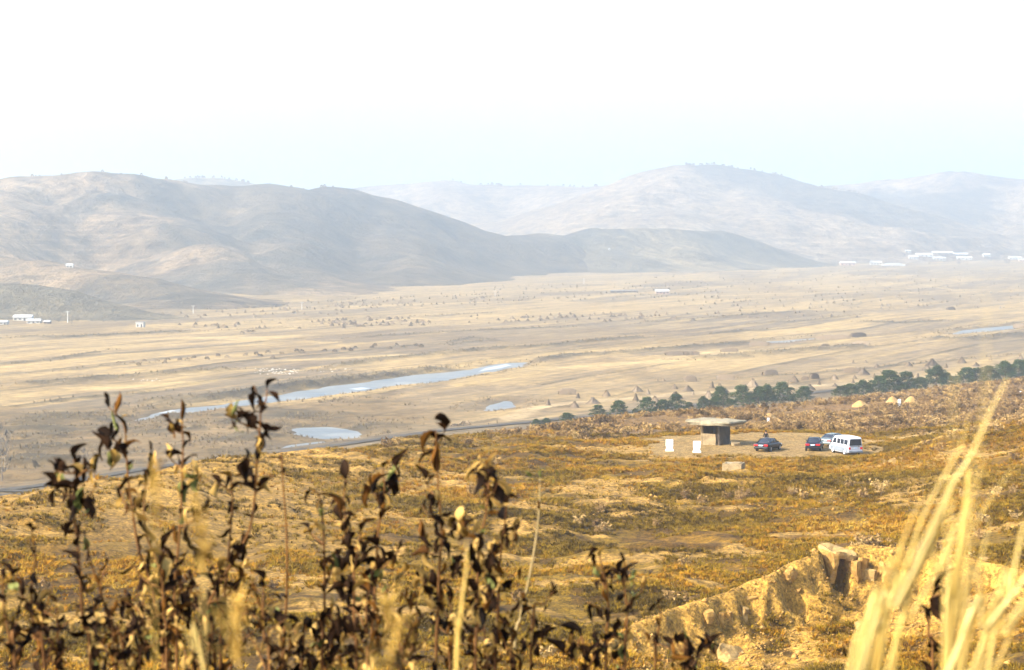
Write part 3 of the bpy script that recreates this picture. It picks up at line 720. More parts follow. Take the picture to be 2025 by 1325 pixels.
m_red, nt, b = nmat('red_lens'); b.inputs['Base Color'].default_value = (0.55,0.012,0.015,1); b.inputs['Roughness'].default_value = 0.2; b.inputs['Specular IOR Level'].default_value = 0.5
m_orange, nt, b = nmat('amber_lens'); b.inputs['Base Color'].default_value = (0.65,0.20,0.03,1); b.inputs['Roughness'].default_value = 0.2
m_clear = plain_mat('headlight_lens', (0.7,0.72,0.75), 0.15, 0.03, 5, spec=0.6); m_plate = plain_mat('number_plate', (0.42,0.55,0.70), 0.5, 0.05, 5); m_rubber = plain_mat('black_plastic', (0.03,0.03,0.03), 0.6, 0.1, 5)
m_chrome = plain_mat('chrome', (0.7,0.7,0.72), 0.2, 0.03, 5, metal=0.9)
def loft(rings, mat, name, parent, smooth=True, cap=True, sub=0):
    """rings of equal length joined into a skin"""
    n = len(rings[0]); v = [p for r in rings for p in r]
    f = [(i*n+k, i*n+(k+1) % n, (i+1)*n+(k+1) % n, (i+1)*n+k) for i in range(len(rings)-1) for k in range(n)]
    if cap: f += [tuple(range(n-1,-1,-1)), tuple(range((len(rings)-1)*n, len(rings)*n))]
    me = bpy.data.meshes.new(name); me.from_pydata(v, [], f); me.materials.append(mat)
    bm = bmesh.new(); bm.from_mesh(me); bmesh.ops.recalc_face_normals(bm, faces=bm.faces); bm.to_mesh(me); bm.free()
    if smooth: me.polygons.foreach_set('use_smooth', [True]*len(me.polygons))
    o = link(name, me, parent)
    if sub:
        m = o.modifiers.new('sub', 'SUBSURF'); m.levels = sub; m.render_levels = sub
    return o
def wheel(parent, x, y, r, w, rim):
    n = 20
    def disc(rad, x0, x1, mat, name, par):
        bb = MB(); bb.tube([(x0,0,0),(x0+0.03*(1 if x1>x0 else -1),0,0),(x1-0.03*(1 if x1>x0 else -1),0,0),(x1,0,0)], [rad*0.93,rad,rad,rad*0.93], n)
        return bb.build(name, mat, par, smooth=False)
    t = disc(r, -w/2, w/2, m_tyre, 'wheel', parent); t.location = (x, y, r)
    s = 1 if x > 0 else -1
    disc(r*0.62, s*(w/2-0.05), s*(w/2+0.006), rim, 'rim', t)
    return t
def sedan(name, mat, loc, heading, label, z0):
    """length along +y (front), seen mostly from behind"""
    t = empty(name, (loc[0], loc[1], z0), -heading, label, 'car', 'sedans parked on the pad')
    L_, W_ = 4.6, 1.76
    st = [(-2.30,.46,.78,.78),(-2.22,.36,.90,.86),(-2.0,.30,.95,.94),(-1.55,.22,.98,.98),(-0.9,.20,.97,1.0),(0,.20,.93,1.0),(0.8,.20,.91,1.0),(1.3,.21,.88,.99),(1.85,.25,.80,.96),(2.18,.32,.70,.88),(2.30,.42,.60,.78)]
    rings = []
    for y, zb, zt, k in st:
        w = W_/2*k
        rings.append([(-w*.86,y,zb),(-w*.99,y,zb+.10),(-w,y,(zb+zt)/2+.05),(-w*.965,y,zt-.07),(-w*.86,y,zt),(0,y,zt+.025),(w*.86,y,zt),(w*.965,y,zt-.07),(w,y,(zb+zt)/2+.05),(w*.99,y,zb+.10),(w*.86,y,zb),(0,y,zb)])
    loft(rings, mat, 'body', t, sub=1)
    # glasshouse
    gh = []
    for y, z, wk in ((-1.62,.92,.62),(-1.30,1.16,.60),(-0.98,1.36,.565),(-0.5,1.395,.56),(0.1,1.385,.56),(0.42,1.33,.57),(0.80,1.10,.62),(1.16,.88,.66)):
        zb = .86; w = wk; wb = .77
        gh.append([(-wb,y,zb),(-w-(0.0),y,z-.03),(-w*.86,y,z),(0,y,z+.012),(w*.86,y,z),(w,y,z-.03),(wb,y,zb),(0,y,zb-.02)])
    loft(gh, m_glass, 'window_glass', t, smooth=True)
    rp = [[(-.575*k,y,z+dz) for k,dz in ((1,-.035),(.85,.0),(.4,.014),(0,.018),(-.4,.014),(-.85,.0),(-1,-.035),(0,-.03))] for y, z in ((-1.0,1.372),(-.6,1.40),(0.05,1.395),(.36,1.358))]
    loft(rp, mat, 'roof', t)
    for s in (-1, 1):
        pb = MB(); pb.tube([(s*.70,-1.72,.93),(s*.60,-1.30,1.17),(s*.545,-.98,1.38)], [.055,.05,.035], 6); pb.build('rear_pillar', mat, t)
        pb = MB(); pb.tube([(s*.73,1.14,.90),(s*.64,.80,1.12),(s*.56,.38,1.36)], [.035,.03,.03], 6); pb.build('front_pillar', mat, t)
        pb = MB(); pb.tube([(s*.79,-.08,.90),(s*.585,-.08,1.37)], [.04,.03], 4); pb.build('centre_pillar', mat, t)
        bevel(MB().box((s*.58,-2.27,.76), (.46,.09,.17)).build('tail_light', m_red, t), 0.02)
        bevel(MB().box((s*.56,2.20,.60), (.42,.12,.13)).build('headlight', m_clear, t), 0.02)
        bevel(MB().box((s*.92,.62,.98), (.16,.09,.12)).build('wing_mirror', mat, t), 0.02)
        for y in (-1.38, 1.38): wheel(t, s*.77, y, .315, .2, m_rim)
        for y in (-.45, .55): MB().box((s*.876,y,.79), (.02,.16,.03)).build('door_handle', m_chrome, t)
    bevel(MB().box((0,-2.28,.45), (1.60,.16,.20)).build('rear_bumper', mat, t), 0.04)
    bevel(MB().box((0,2.24,.40), (1.56,.16,.22)).build('front_bumper', mat, t), 0.04)
    MB().box((0,-2.335,.74), (.44,.02,.14)).build('number_plate', m_plate, t)
    MB().tube([(.5,-2.2,.27),(.5,-2.36,.27)], .03, 8).build('exhaust_pipe', m_chrome, t)
    return t
def pad_at(u, v): 
    x, y, _ = onz(u, v, PADZ); return x, y, zn1(x, y)
p = pad_at(1521, 892); sedan('sedan', m_black, (p[0], p[1]+0.9), R(27), 'black sedan with red tail lights parked alone by the dolmen', p[2]-.02)
p = pad_at(1613, 891); sedan('sedan', m_dark, (p[0], p[1]+1.2), R(12), 'dark sedan with a blue number plate tucked against the white van', p[2]-.02)
p = pad_at(1650, 881); sedan('sedan', m_green, (p[0], p[1]+0.3), R(36), 'grey-green sedan half hidden behind the white van', p[2]-.02)
def van(loc, heading, z0):
    t = empty('van', (loc[0], loc[1], z0), -heading, 'white passenger van with a silver lower band, nearest vehicle on the pad', 'van')
    hw = .85
    def ring(y, zb, zt, k=1.0, kr=1.0, mid=.95):
        w = hw*k
        return [(-w*.94,y,zb),(-w,y,zb+.10),(-w,y,mid),(-w*.90*kr,y,zt-.14),(-w*.80*kr,y,zt-.02),(0,y,zt+.02),(w*.80*kr,y,zt-.02),(w*.90*kr,y,zt-.14),(w,y,mid),(w,y,zb+.10),(w*.94,y,zb),(0,y,zb)]
    loft([ring(-2.36,.42,1.86,.93,.97),(ring(-2.28,.32,1.96,.985,.99)),ring(-1.9,.26,2.0),ring(-.8,.26,2.01),(ring(.6,.26,2.0)),ring(1.25,.26,1.93,1,.98),ring(1.75,.28,1.52,.99,.98),ring(2.18,.32,1.05,.96,1.0,.80),ring(2.36,.42,.84,.88,1.0,.66)], m_white, 'body', t, smooth=False)
    for s in (-1, 1):
        side = loft([[(s*(hw+.004),y,.34),(s*(hw+.016),y,.44),(s*(hw+.016),y,.86),(s*(hw+.004),y,.90)] for y in (-2.26,-1.0,0.6,2.0)], m_silver, 'side_band', t, smooth=False)
        for y0, y1 in ((-2.12,-1.30),(-1.20,-.42),(-.32,.42),(.62,1.36)):
            k = 0.16 if y1 > 1 else 0
            zb, zt = 1.16, 1.70
            def wx(z): return s*(hw*(1 - .10*(z-.95)/(1.86-.95)) + .012)
            bb = MB(); v = [(wx(zb),y0,zb),(wx(zb),y1+k,zb),(wx(zt),y1-k*1.2,zt),(wx(zt),y0,zt)]
            v2 = [(p[0]-s*.03,p[1],p[2]) for p in v]
            bb.add(v+v2, [(0,1,2,3),(7,6,5,4),(0,4,5,1),(1,5,6,2),(2,6,7,3),(3,7,4,0)])
            w = bb.build('window', m_glass, t)
        bevel(MB().box((s*.70,-2.37,.80), (.26,.06,.24)).build('tail_light', m_red, t), 0.02)
        bevel(MB().box((s*.62,2.34,.70), (.34,.08,.18)).build('headlight', m_clear, t), 0.02)
        bevel(MB().box((s*.98,1.55,1.25), (.18,.10,.24)).build('wing_mirror', m_rubber, t), 0.02)
        for y in (-1.42, 1.42):
            wheel(t, s*.76, y, .33, .2, m_hub)
            MB().tube([(s*(hw+.03),y+.40*math.cos(a),.33+.40*math.sin(a)) for a in np.linspace(0, math.pi, 9)], .025, 5).build('wheel_arch', m_silver, t)
        MB().box((s*(hw+.02),.50,1.02), (.02,.16,.04)).build('door_handle', m_chrome, t)
    bb = MB(); v = [(-.72,-2.395,1.10),(.72,-2.395,1.10),(.64,-2.36,1.78),(-.64,-2.36,1.78)]
    v = [(x, -2.36-(1.86-z)/(1.86-.95)*.02-.012, z) for x,_,z in v]; v2 = [(x, y+.04, z) for x,y,z in v]
    bb.add(v+v2, [(0,1,2,3),(7,6,5,4),(0,4,5,1),(1,5,6,2),(2,6,7,3),(3,7,4,0)]).build('rear_window', m_glass, t)
    bb = MB(); v = [(-.68,1.80,1.47),(.68,1.80,1.47),(.62,1.36,1.84),(-.62,1.36,1.84)]; v2 = [(x,y-.05,z-.03) for x,y,z in v]
    bb.add(v+v2, [(0,1,2,3),(7,6,5,4),(0,4,5,1),(1,5,6,2),(2,6,7,3),(3,7,4,0)]).build('windscreen', m_glass, t)
    bevel(MB().box((0,-2.40,.45), (1.66,.14,.20)).build('rear_bumper', m_silver, t), 0.03)
    bevel(MB().box((0,2.38,.45), (1.62,.14,.24)).build('front_bumper', m_silver, t), 0.03)
    MB().box((0,-2.40,.84), (.44,.03,.16)).build('number_plate', m_plate, t)
    MB().box((0,-2.39,.99), (1.1,.025,.03)).build('rear_trim', m_rubber, t)
    MB().box((.35,-2.42,1.03), (.14,.03,.05)).build('door_handle', m_chrome, t)
    return t
p = pad_at(1674, 898); van((p[0], p[1]+0.7), R(-18), p[2]-.02)

# ------------------------------------------------------------------ the person behind the black car
def skin(name, verts, edges, rad, mat, parent, root=0, sub=2):
    me = bpy.data.meshes.new(name); me.from_pydata(verts, edges, []); me.materials.append(mat)
    o = link(name, me, parent); me.polygons.update() if hasattr(me.polygons, 'update') else None
    m = o.modifiers.new('skin', 'SKIN'); m.use_smooth_shade = True
    for i, r in enumerate(rad):
        sv = me.skin_vertices[0].data[i]; sv.radius = r if hasattr(r, '__len__') else (r, r); sv.use_root = (i == root)
    s = o.modifiers.new('sub', 'SUBSURF'); s.levels = sub; s.render_levels = sub
    return o
def person(loc, rz, label):
    t = empty('person', loc, rz, label, 'person')
    m_sk = plain_mat('skin', (0.42,0.26,0.18), 0.6, 0.06, 6); m_coat = plain_mat('black_coat', (0.012,0.012,0.014), 0.85, 0.2, 10); m_tr = plain_mat('dark_trousers', (0.03,0.03,0.035), 0.85, 0.2, 10); m_hair = plain_mat('black_hair', (0.01,0.009,0.008), 0.7, 0.2, 20); m_shoe = plain_mat('black_shoes', (0.012,0.011,0.011), 0.4, 0.1, 10)
    V = [(0,0,.95),(0,0,1.12),(0,0,1.30),(0,.01,1.43),(0,.02,1.50),(0,.035,1.58),(0,.04,1.68),
         (.17,0,1.40),(.24,.02,1.16),(.22,.16,.98),(.20,.24,.93),(-.17,0,1.40),(-.25,-.02,1.14),(-.24,.08,.92),(-.24,.11,.84),
         (.09,0,.90),(.11,.01,.50),(.12,-.02,.10),(-.09,0,.90),(-.11,.02,.50),(-.12,-.01,.10)]
    E = [(0,1),(1,2),(2,3),(3,4),(4,5),(5,6),(3,7),(7,8),(8,9),(9,10),(3,11),(11,12),(12,13),(13,14),(0,15),(15,16),(16,17),(0,18),(18,19),(19,20)]
    Rr = [(.13,.10),(.12,.09),(.14,.10),(.11,.08),(.052,.052),(.078,.09),(.075,.085),.06,.046,.036,.03,.06,.046,.036,.03,.088,.06,.045,.088,.06,.045]
    body = skin('body', V, E, Rr, m_sk, t)
    skin('coat', [(0,0,.78),(0,0,.95),(0,0,1.14),(0,0,1.30),(0,.01,1.42),(.19,0,1.39),(.26,.02,1.15),(.23,.15,.99),(-.19,0,1.39),(-.27,-.02,1.13),(-.25,.07,.95)],
         [(0,1),(1,2),(2,3),(3,4),(4,5),(5,6),(6,7),(4,8),(8,9),(9,10)], [(.19,.13),(.18,.13),(.165,.12),(.175,.125),(.12,.09),.078,.062,.052,.078,.062,.052], m_coat, t, 1)
    skin('trousers', [(0,0,.92),(.09,0,.85),(.11,.01,.50),(.12,-.02,.12),(-.09,0,.85),(-.11,.02,.50),(-.12,-.01,.12)], [(0,1),(1,2),(2,3),(0,4),(4,5),(5,6)], [(.14,.11),.105,.078,.07,.105,.078,.07], m_tr, t)
    skin('hair', [(0,.0,1.60),(0,.01,1.69),(0,.03,1.735)], [(0,1),(1,2)], [(.078,.07),(.088,.095),(.05,.06)], m_hair, t, 1)
    for s in (-1, 1):
        skin('shoe', [(s*.12,-.03,.05),(s*.125,.08,.04),(s*.13,.18,.03)], [(0,1),(1,2)], [.052,.05,.034], m_shoe, t)
        h = (.20,.27,.90) if s > 0 else (-.24,.13,.78)
        hv = [h, (h[0],h[1]+.03,h[2]-.05)]; he = [(0,1)]; hr = [.026,.034]
        skin('hand', hv, he, [(.028,.018),(.036,.016)], m_sk, t, 0, 1)
        for k in range(4):
            fx = h[0] + (k-1.5)*.019; L0 = (.055,.066,.062,.048)[k]
            skin('finger', [(fx,h[1]+.04,h[2]-.065),(fx,h[1]+.055,h[2]-.065-L0*.6),(fx,h[1]+.05,h[2]-.065-L0)], [(0,1),(1,2)], [.0085,.008,.007], m_sk, body, 0, 1)
        skin('thumb', [(h[0]-s*.03,h[1]+.02,h[2]-.03),(h[0]-s*.05,h[1]+.045,h[2]-.055),(h[0]-s*.05,h[1]+.055,h[2]-.08)], [(0,1),(1,2)], [.012,.010,.008], m_sk, body, 0, 1)
        skin('ear', [(s*.082,.035,1.63),(s*.088,.03,1.655)], [(0,1)], [.014,.016], m_sk, body, 0, 1)
        skin('eye', [(s*.032,.118,1.645),(s*.032,.121,1.645)], [(0,1)], [.011,.008], m_hair, body, 0, 1)
    skin('nose', [(0,.12,1.645),(0,.142,1.615)], [(0,1)], [.009,.015], m_sk, body, 0, 1)
    skin('mouth', [(-.022,.118,1.585),(0,.124,1.583),(.022,.118,1.585)], [(0,1),(1,2)], [.006,.008,.006], plain_mat('lips', (0.35,0.14,0.11), 0.6), body, 1, 1)
    return t
x, y, _ = onz(1517, 884, PADZ)
person((x, y+1.2, zn1(x, y+1.2)), R(150), 'person in a black coat standing behind the black sedan')

# ------------------------------------------------------------------ grave mounds and white markers on the scrub slope
def at_ground(u, v, d0=180, d1=560):
    a, k = ray(u, v); ds = np.linspace(d0, d1, 1500); z = znear(a*ds, ds, False); hit = np.nonzero(z > CAMZ + k*ds)[0]
    if not len(hit): 
        i = int(np.argmin(np.abs(z - (CAMZ + k*ds)))); return a*ds[i], ds[i], z[i]
    i = hit[0]; return a*ds[i], ds[i], z[i]
m_mound = stone_mat('bare_sandy_earth', (0.35,0.225,0.085), (0.24,0.14,0.045), 1.2, 0.05)
CLEAR = []
def mound(u, v, wpx, hpx, label, k=0):
    x, y, z = at_ground(u, v); s = y/F; w = wpx*s; h = hpx*s
    nr, nc = 9, 20; V = []; 
    for i in range(nr+1):
        r = i/nr
        for j in range(nc):
            a = j*2*math.pi/nc; rr_ = r*w/2*(1+0.10*math.sin(a*2+k)+0.06*math.sin(a*5+k))
            hh = h*(1-r**1.4)*(1+0.10*math.sin(a*3+k*2)*r) - (0.35 if i == nr else 0)
            V.append((rr_*math.cos(a), rr_*math.sin(a)*0.9, hh + 0.04*math.sin(7*a+3*r+k)*r))
    q = [(i*nc+j, i*nc+(j+1) % nc, (i+1)*nc+(j+1) % nc, (i+1)*nc+j) for i in range(nr) for j in range(nc)]
    CLEAR.append((x, y, w*.75))
    o = link('earth_mound', mesh_np('earth_mound', V, q, None, m_mound, True), None, (x, y, z-0.05)); return tag(o, label, 'mound', 'bare grave mounds on the scrub slope')
mound(1521,829,30,13,'pointed pale earth mound, upper of the pair above the black sedan',1)
mound(1537,835,26,9,'low pale earth mound at the lower right of the pair above the black sedan',2)
mound(1701,803,36,12,'pale earth mound below the pines, left of the other two with the white post',3)
mound(1765,799,36,16,'pointed pale earth mound immediately left of the tall white post',4)
mound(1802,802,42,19,'largest pale earth mound, immediately right of the tall white post',5)
mound(1232,851,26,7,'flat pale earth mound left of the capstone tip on the scrub slope',6)
mound(1055,850,24,6,'small flat earth mound beside the leftmost little white post',7)
mound(1870,790,26,6,'faint low earth mound on the slope behind the tall golden grass',8)
m_post = plain_mat('whitewashed_stone', (0.78,0.78,0.76), 0.7, 0.05, 6)
def post(u, v, wpx, hpx, label):
    x, y, z = at_ground(u, v); s = y/F; w, h = wpx*s, hpx*s
    CLEAR.append((x, y-1.0, 1.7))
    t = empty('white_post', (x, y-0.3, z-0.05), 0.2, label, 'grave marker', 'white grave markers')
    bevel(MB().box((0,0,h/2), (w,w*0.5,h)).build('slab', m_post, t), 0.03)
    bevel(MB().box((0,0,0.06), (w*1.5,w,0.16)).build('base', m_post, t), 0.02)
post(1519,836,4.5,10,'short white stone post in front of two small mounds above the black sedan')
post(1778,804,5.5,15,'tallest white stone post, between two pale mounds')
post(1045,853,4,8,'small white stone post on the slope edge beyond the dry shrubs')
post(2018,779,3.5,6,'tiny white stone post at the far right edge of the scrub slope')

# ------------------------------------------------------------------ loose rock in the cut bank
m_rock = stone_mat('ochre_rock', (0.38,0.22,0.058), (0.20,0.10,0.024), 1.0, 0.12)
m_rockp = stone_mat('pale_rock', (0.36,0.235,0.085), (0.19,0.11,0.034), 1.2, 0.08)
def rock(u, v, d, dims, rot, mat, label, seed, cuts=(5,4,4)):
    x, y, z = at(u, v, d)
    o = rough_slab('rock', dims, mat, None, (x, y, z), rot, cuts, min(dims)*0.13, seed)
    return tag(o, label, 'rock', 'rocks standing out of the cut bank')
# ledges of the bank, from its left end to its right
RK = [((1480,1182),(0.95,0.6,0.25),(0.1,0.06,0.2),1,'flat pale grey slab lying on the lip of the cut bank'),
 ((1472,1222),(0.35,0.5,1.2),(0.1,0.16,0.2),1,'narrow upright pale rock under the flat grey slab'),
 ((1446,1228),(0.28,0.5,1.1),(0.0,-0.12,0.3),0,'slim ochre rock pillar left of the upright pale rock'),
 ((1424,1228),(0.36,0.6,1.0),(0.0,0.1,0.1),0,'ochre rock pillar beside the dark hollow, low in the cut bank'),
 ((1398,1222),(0.45,0.6,0.7),(0.2,0.1,0.6),0,'squat ochre boulder at the left of the row of rock pillars'),
 ((1560,1138),(0.9,0.7,0.7),(0.2,-0.3,0.5),0,'dark cracked boulder in the middle of the cut bank'),
 ((1578,1168),(0.6,0.5,0.45),(0.3,-0.2,0.9),0,'jagged ochre rock below the cracked boulder'),
 ((1636,1118),(0.40,0.9,2.2),(0.05,0.10,0.3),0,'tall ochre rock at the left side of the dark cave'),
 ((1679,1132),(0.55,0.9,1.9),(0.10,-0.12,0.5),0,'tall brown rock at the right side of the dark cave'),
 ((1656,1092),(1.3,0.9,0.5),(0.1,0.12,0.3),1,'broad rock that roofs the dark cave'),
 ((1698,1136),(0.50,0.9,2.1),(0.12,0.16,0.5),1,'long pale rock column, first to the right of the cave'),
 ((1722,1148),(0.36,0.7,1.5),(0.08,-0.20,0.9),1,'slender pale rock column, second to the right of the cave'),
 ((1748,1142),(0.8,1.0,1.8),(0.15,0.14,0.6),1,'wide pale rock column next to the bright golden grass'),
 ((1450,1300),(1.5,1.2,0.8),(0.2,0.1,0.5),1,'rounded pale boulder at the bottom edge of the picture'),
 ((1322,1310),(0.4,0.4,0.35),(0.2,0.1,0.5),1,'small round pale stone low in the rubble'),
 ((1705,1240),(0.9,0.8,0.4),(0.2,0.1,0.5),1,'flat pale boulder in the rubble below the rock columns')]
def on_ground_fine(u, v, d0=105, d1=260):
    a, k = ray(u, v); ds = np.linspace(d0, d1, 1600); z = znear(a*ds, ds); hit = np.nonzero(z > CAMZ + k*ds)[0]
    i = hit[0] if len(hit) else 700; return a*ds[i], ds[i], CAMZ + k*ds[i]
for i, ((u, v), dims, rot, kind, lab) in enumerate(RK):
    x, y, z = on_ground_fine(u, v)
    if 'cave' in lab and 'to the right of' not in lab:
        dd, dims = ((142.4, (1.7,2.6,0.40)) if 'roofs' in lab else (141.9, (0.42,2.1,1.9))); x, y, z = at(u, v, dd); y -= dims[1]*0.15
    o = rough_slab('rock', dims, m_rockp if kind == 1 and i % 2 else m_rock, None, (x, y + dims[1]*0.15, z), rot, (6,5,7), min(dims)*0.24, 40+i)
    tag(o, lab, 'rock', 'rocks standing out of the cut bank')
# rubble: too many small stones to count
def stones():
    V = []; T = []; r = random.Random(9); n = 0
    for _ in range(3600):
        if r.random() < 0.7:
            i = r.uniform(0.5, 8.5); k = int(i); f = i-k; sx = SCX[k]*(1-f)+SCX[k+1]*f; sy = SCY[k]*(1-f)+SCY[k+1]*f
            off = abs(r.gauss(0, 1))*9; x = sx + r.gauss(0, 1) + off*0.25; y = sy - off
        else:
            u, v = r.choice([(1300,940,120),(1330,1020,60),(1650,970,40),(1350,980,150),(1100,990,160),(1950,930,90),(1600,1000,90)])[:2], 0
            x, y = at(u[0], u[1], 205)[:2]; x += r.gauss(0, 3.5); y += r.gauss(0, 6)
        V.append((x, y, r.uniform(0.03, 0.12)*(1 + (r.random() < 0.05)*1.5)))
    P = np.array(V); z = znear(P[:,0], P[:,1]); out = []; tri = []
    oc = np.array([(1,0,0),(0,1,0),(-1,0,0),(0,-1,0),(0,0,.8),(0,0,-.6)]); of = [(0,1,4),(1,2,4),(2,3,4),(3,0,4),(1,0,5),(2,1,5),(3,2,5),(0,3,5)]
    rg = np.random.default_rng(3)
    base = (oc[None]*(0.7+0.6*rg.random((len(P),6,1)))*P[:,2][:,None,None])
    a = rg.random(len(P))*6.28; ca, sa = np.cos(a), np.sin(a)
    bx = base[...,0]*ca[:,None]-base[...,1]*sa[:,None]; by = base[...,0]*sa[:,None]+base[...,1]*ca[:,None]
    W = np.stack([bx+P[:,0][:,None], by+P[:,1][:,None], base[...,2]+z[:,None]+0.03], -1).reshape(-1,3)
    F_ = (np.array(of)[None] + (np.arange(len(P))*6)[:,None,None]).reshape(-1,3)
    tag(link('rubble', mesh_np('rubble', W, None, F_, m_rock)), kind='stuff')
stones()

# ------------------------------------------------------------------ dry grass and scrub (instanced tufts)
def leaf_tris(rg, n, h, spread, w, bend, clump=0.0):
    """n bent blades growing from the middle; each two triangles"""
    V = []; T = []
    for i in range(n):
        a = rg.random()*6.283; l = h*(0.55+0.6*rg.random()); o = rg.random()*spread*0.5; s = spread*(0.3+0.9*rg.random())
        bx, by = math.cos(a)*o, math.sin(a)*o; mx, my = bx+math.cos(a)*s*0.35, by+math.sin(a)*s*0.35; tx, ty = bx+math.cos(a)*s, by+math.sin(a)*s
        px_, py_ = -math.sin(a+rg.random()-.5)*w, math.cos(a+rg.random()-.5)*w; k = len(V)
        V += [(bx-px_,by-py_,0),(bx+px_,by+py_,0),(mx+px_*.8,my+py_*.8,l*.6),(mx-px_*.8,my-py_*.8,l*.6),(tx,ty,l*(1-bend*rg.random()))]
        T += [(k,k+1,k+2),(k,k+2,k+3),(k+3,k+2,k+4)]
    return V, T
def twig_tris(rg, n, h, sp, w, leaves):
    V = []; T = []
    for i in range(n):
        a = rg.random()*6.283; s = sp*math.sqrt(rg.random()); l = h*(0.6+.5*rg.random()); x, y = math.cos(a)*s, math.sin(a)*s; k = len(V)
        b_ = a+1.57; V += [(x*.2-math.cos(b_)*w,y*.2-math.sin(b_)*w,0),(x*.2+math.cos(b_)*w,y*.2+math.sin(b_)*w,0),(x,y,l)]; T += [(k,k+1,k+2)]
        for j in range(leaves):
            t = .35+.65*rg.random(); cx, cy, cz = x*(.2+.8*t)+(rg.random()-.5)*.25, y*(.2+.8*t)+(rg.random()-.5)*.25, l*t; r = .05+.05*rg.random(); k = len(V)
            d = rg.normal(size=(3,3))*r; V += [tuple(np.array((cx,cy,cz))+d[0]), tuple(np.array((cx,cy,cz))+d[1]), tuple(np.array((cx,cy,cz))+d[2])]; T += [(k,k+1,k+2)]
    return V, T
def veg_mat(name, stops, amount=0.45, psc=0.08):
    m, nt, b = nmat(name)
    oi = nt.nodes.new('ShaderNodeObjectInfo')
    n = noise(nt, psc, 4, 0.6, oi.outputs['Location'])
    ad = N(nt, 'ShaderNodeMath', operation='MULTIPLY_ADD'); nt.links.new(oi.outputs['Random'], ad.inputs[0]); ad.inputs[1].default_value = amount; nt.links.new(n, ad.inputs[2])
    sb = N(nt, 'ShaderNodeMath', operation='SUBTRACT'); nt.links.new(ad.outputs[0], sb.inputs[0]); sb.inputs[1].default_value = amount/2
    c = ramp(nt, sb.outputs[0], stops); nt.links.new(c, b.inputs['Base Color'])
    b.inputs['Specular IOR Level'].default_value = 0.1
    return m
m_grass = veg_mat('dry_golden_grass', [(0.26,(0.040,0.024,0.002)),(0.40,(0.105,0.062,0.004)),(0.53,(0.215,0.130,0.006)),(0.63,(0.28,0.118,0.004)),(0.76,(0.37,0.235,0.028))], 0.22, 0.055)
m_scrub = veg_mat('brown_scrub_leaves', [(0.25,(0.070,0.043,0.018)),(0.45,(0.155,0.092,0.036)),(0.58,(0.24,0.145,0.052)),(0.75,(0.33,0.22,0.082))], 0.5, 0.05)
m_reed = veg_mat('pale_reeds', [(0.3,(0.10,0.075,0.042)),(0.5,(0.17,0.125,0.068)),(0.75,(0.25,0.19,0.105))])
def protos(nm, mat, fn, k):
    col = bpy.data.collections.new(nm)
    for i in range(k):
        V, T = fn(np.random.default_rng(100+i)); o = bpy.data.objects.new(nm + '_tuft', mesh_np(nm, V, None, T, mat)); col.objects.link(o)
    return col
def scatter(name, col, P, scale, mat, nproto, tilt=0.15, seed=1):
    rg = np.random.default_rng(seed); me = bpy.data.meshes.new(name); me.vertices.add(len(P)); me.vertices.foreach_set('co', np.asarray(P, np.float32).ravel())
    a = me.attributes.new('turn', 'FLOAT_VECTOR', 'POINT'); r = np.stack([rg.normal(0,tilt,len(P)), rg.normal(0,tilt,len(P)), rg.random(len(P))*6.283], -1).astype(np.float32); a.data.foreach_set('vector', r.ravel())
    a = me.attributes.new('size', 'FLOAT', 'POINT'); a.data.foreach_set('value', np.asarray(scale, np.float32))
    a = me.attributes.new('pick', 'INT', 'POINT'); a.data.foreach_set('value', rg.integers(0, nproto, len(P)).astype(np.int32))
    me.materials.append(mat)
    ng = bpy.data.node_groups.new(name, 'GeometryNodeTree')
    ng.interface.new_socket('Geometry', in_out='INPUT', socket_type='NodeSocketGeometry'); ng.interface.new_socket('Geometry', in_out='OUTPUT', socket_type='NodeSocketGeometry')
    gi = ng.nodes.new('NodeGroupInput'); go = ng.nodes.new('NodeGroupOutput'); ip = ng.nodes.new('GeometryNodeInstanceOnPoints'); ci = ng.nodes.new('GeometryNodeCollectionInfo')
    ci.inputs['Collection'].default_value = col; ci.inputs['Separate Children'].default_value = True; ci.inputs['Reset Children'].default_value = True
    ip.inputs['Pick Instance'].default_value = True
    def att(n, t):
        x = ng.nodes.new('GeometryNodeInputNamedAttribute'); x.data_type = t; x.inputs['Name'].default_value = n; return x.outputs['Attribute']
    ng.links.new(gi.outputs[0], ip.inputs['Points']); ng.links.new(ci.outputs[0], ip.inputs['Instance'])
    ng.links.new(att('turn','FLOAT_VECTOR'), ip.inputs['Rotation']); ng.links.new(att('size','FLOAT'), ip.inputs['Scale']); ng.links.new(att('pick','INT'), ip.inputs['Instance Index'])
    ng.links.new(ip.outputs[0], go.inputs[0])
    o = link(name, me); md = o.modifiers.new('scatter', 'NODES'); md.node_group = ng
    return tag(o, kind='stuff')
def wedge(rg, n, d0, d1, half=14.0):
    d = np.sqrt(rg.random(n)*(d1*d1-d0*d0)+d0*d0); a = np.radians((rg.random(n)*2-1)*half); return d*np.sin(a), d*np.cos(a)
col_g = protos('dry_grass', m_grass, lambda rg: leaf_tris(rg, 16, 0.30, 0.34, 0.018, 0.5), 5)
rg = np.random.default_rng(11)
x, y = wedge(rg, 330000, 112, 300)
cc_, bare, padd, brush, sc = ground_color(x, y, x*0)
de = np.interp(x, EX, EY)
left = sstep(-5,-22,x)*sstep(150,175,y)
cl = fbm(x/3.2, y/3.2, 3, 501)
keep = (rg.random(len(x)) < (1-0.80*np.clip(bare,0,1))*(1-0.9*np.clip(sc,0,1))*(0.50+1.3*cl+0.6*fbm(x/12, y/9, 3, 509))*(1-0.6*left)) & (padd > -1.2 + 1.5*cl) & (y < de+15)
x, y = x[keep], y[keep]; cl = cl[keep]
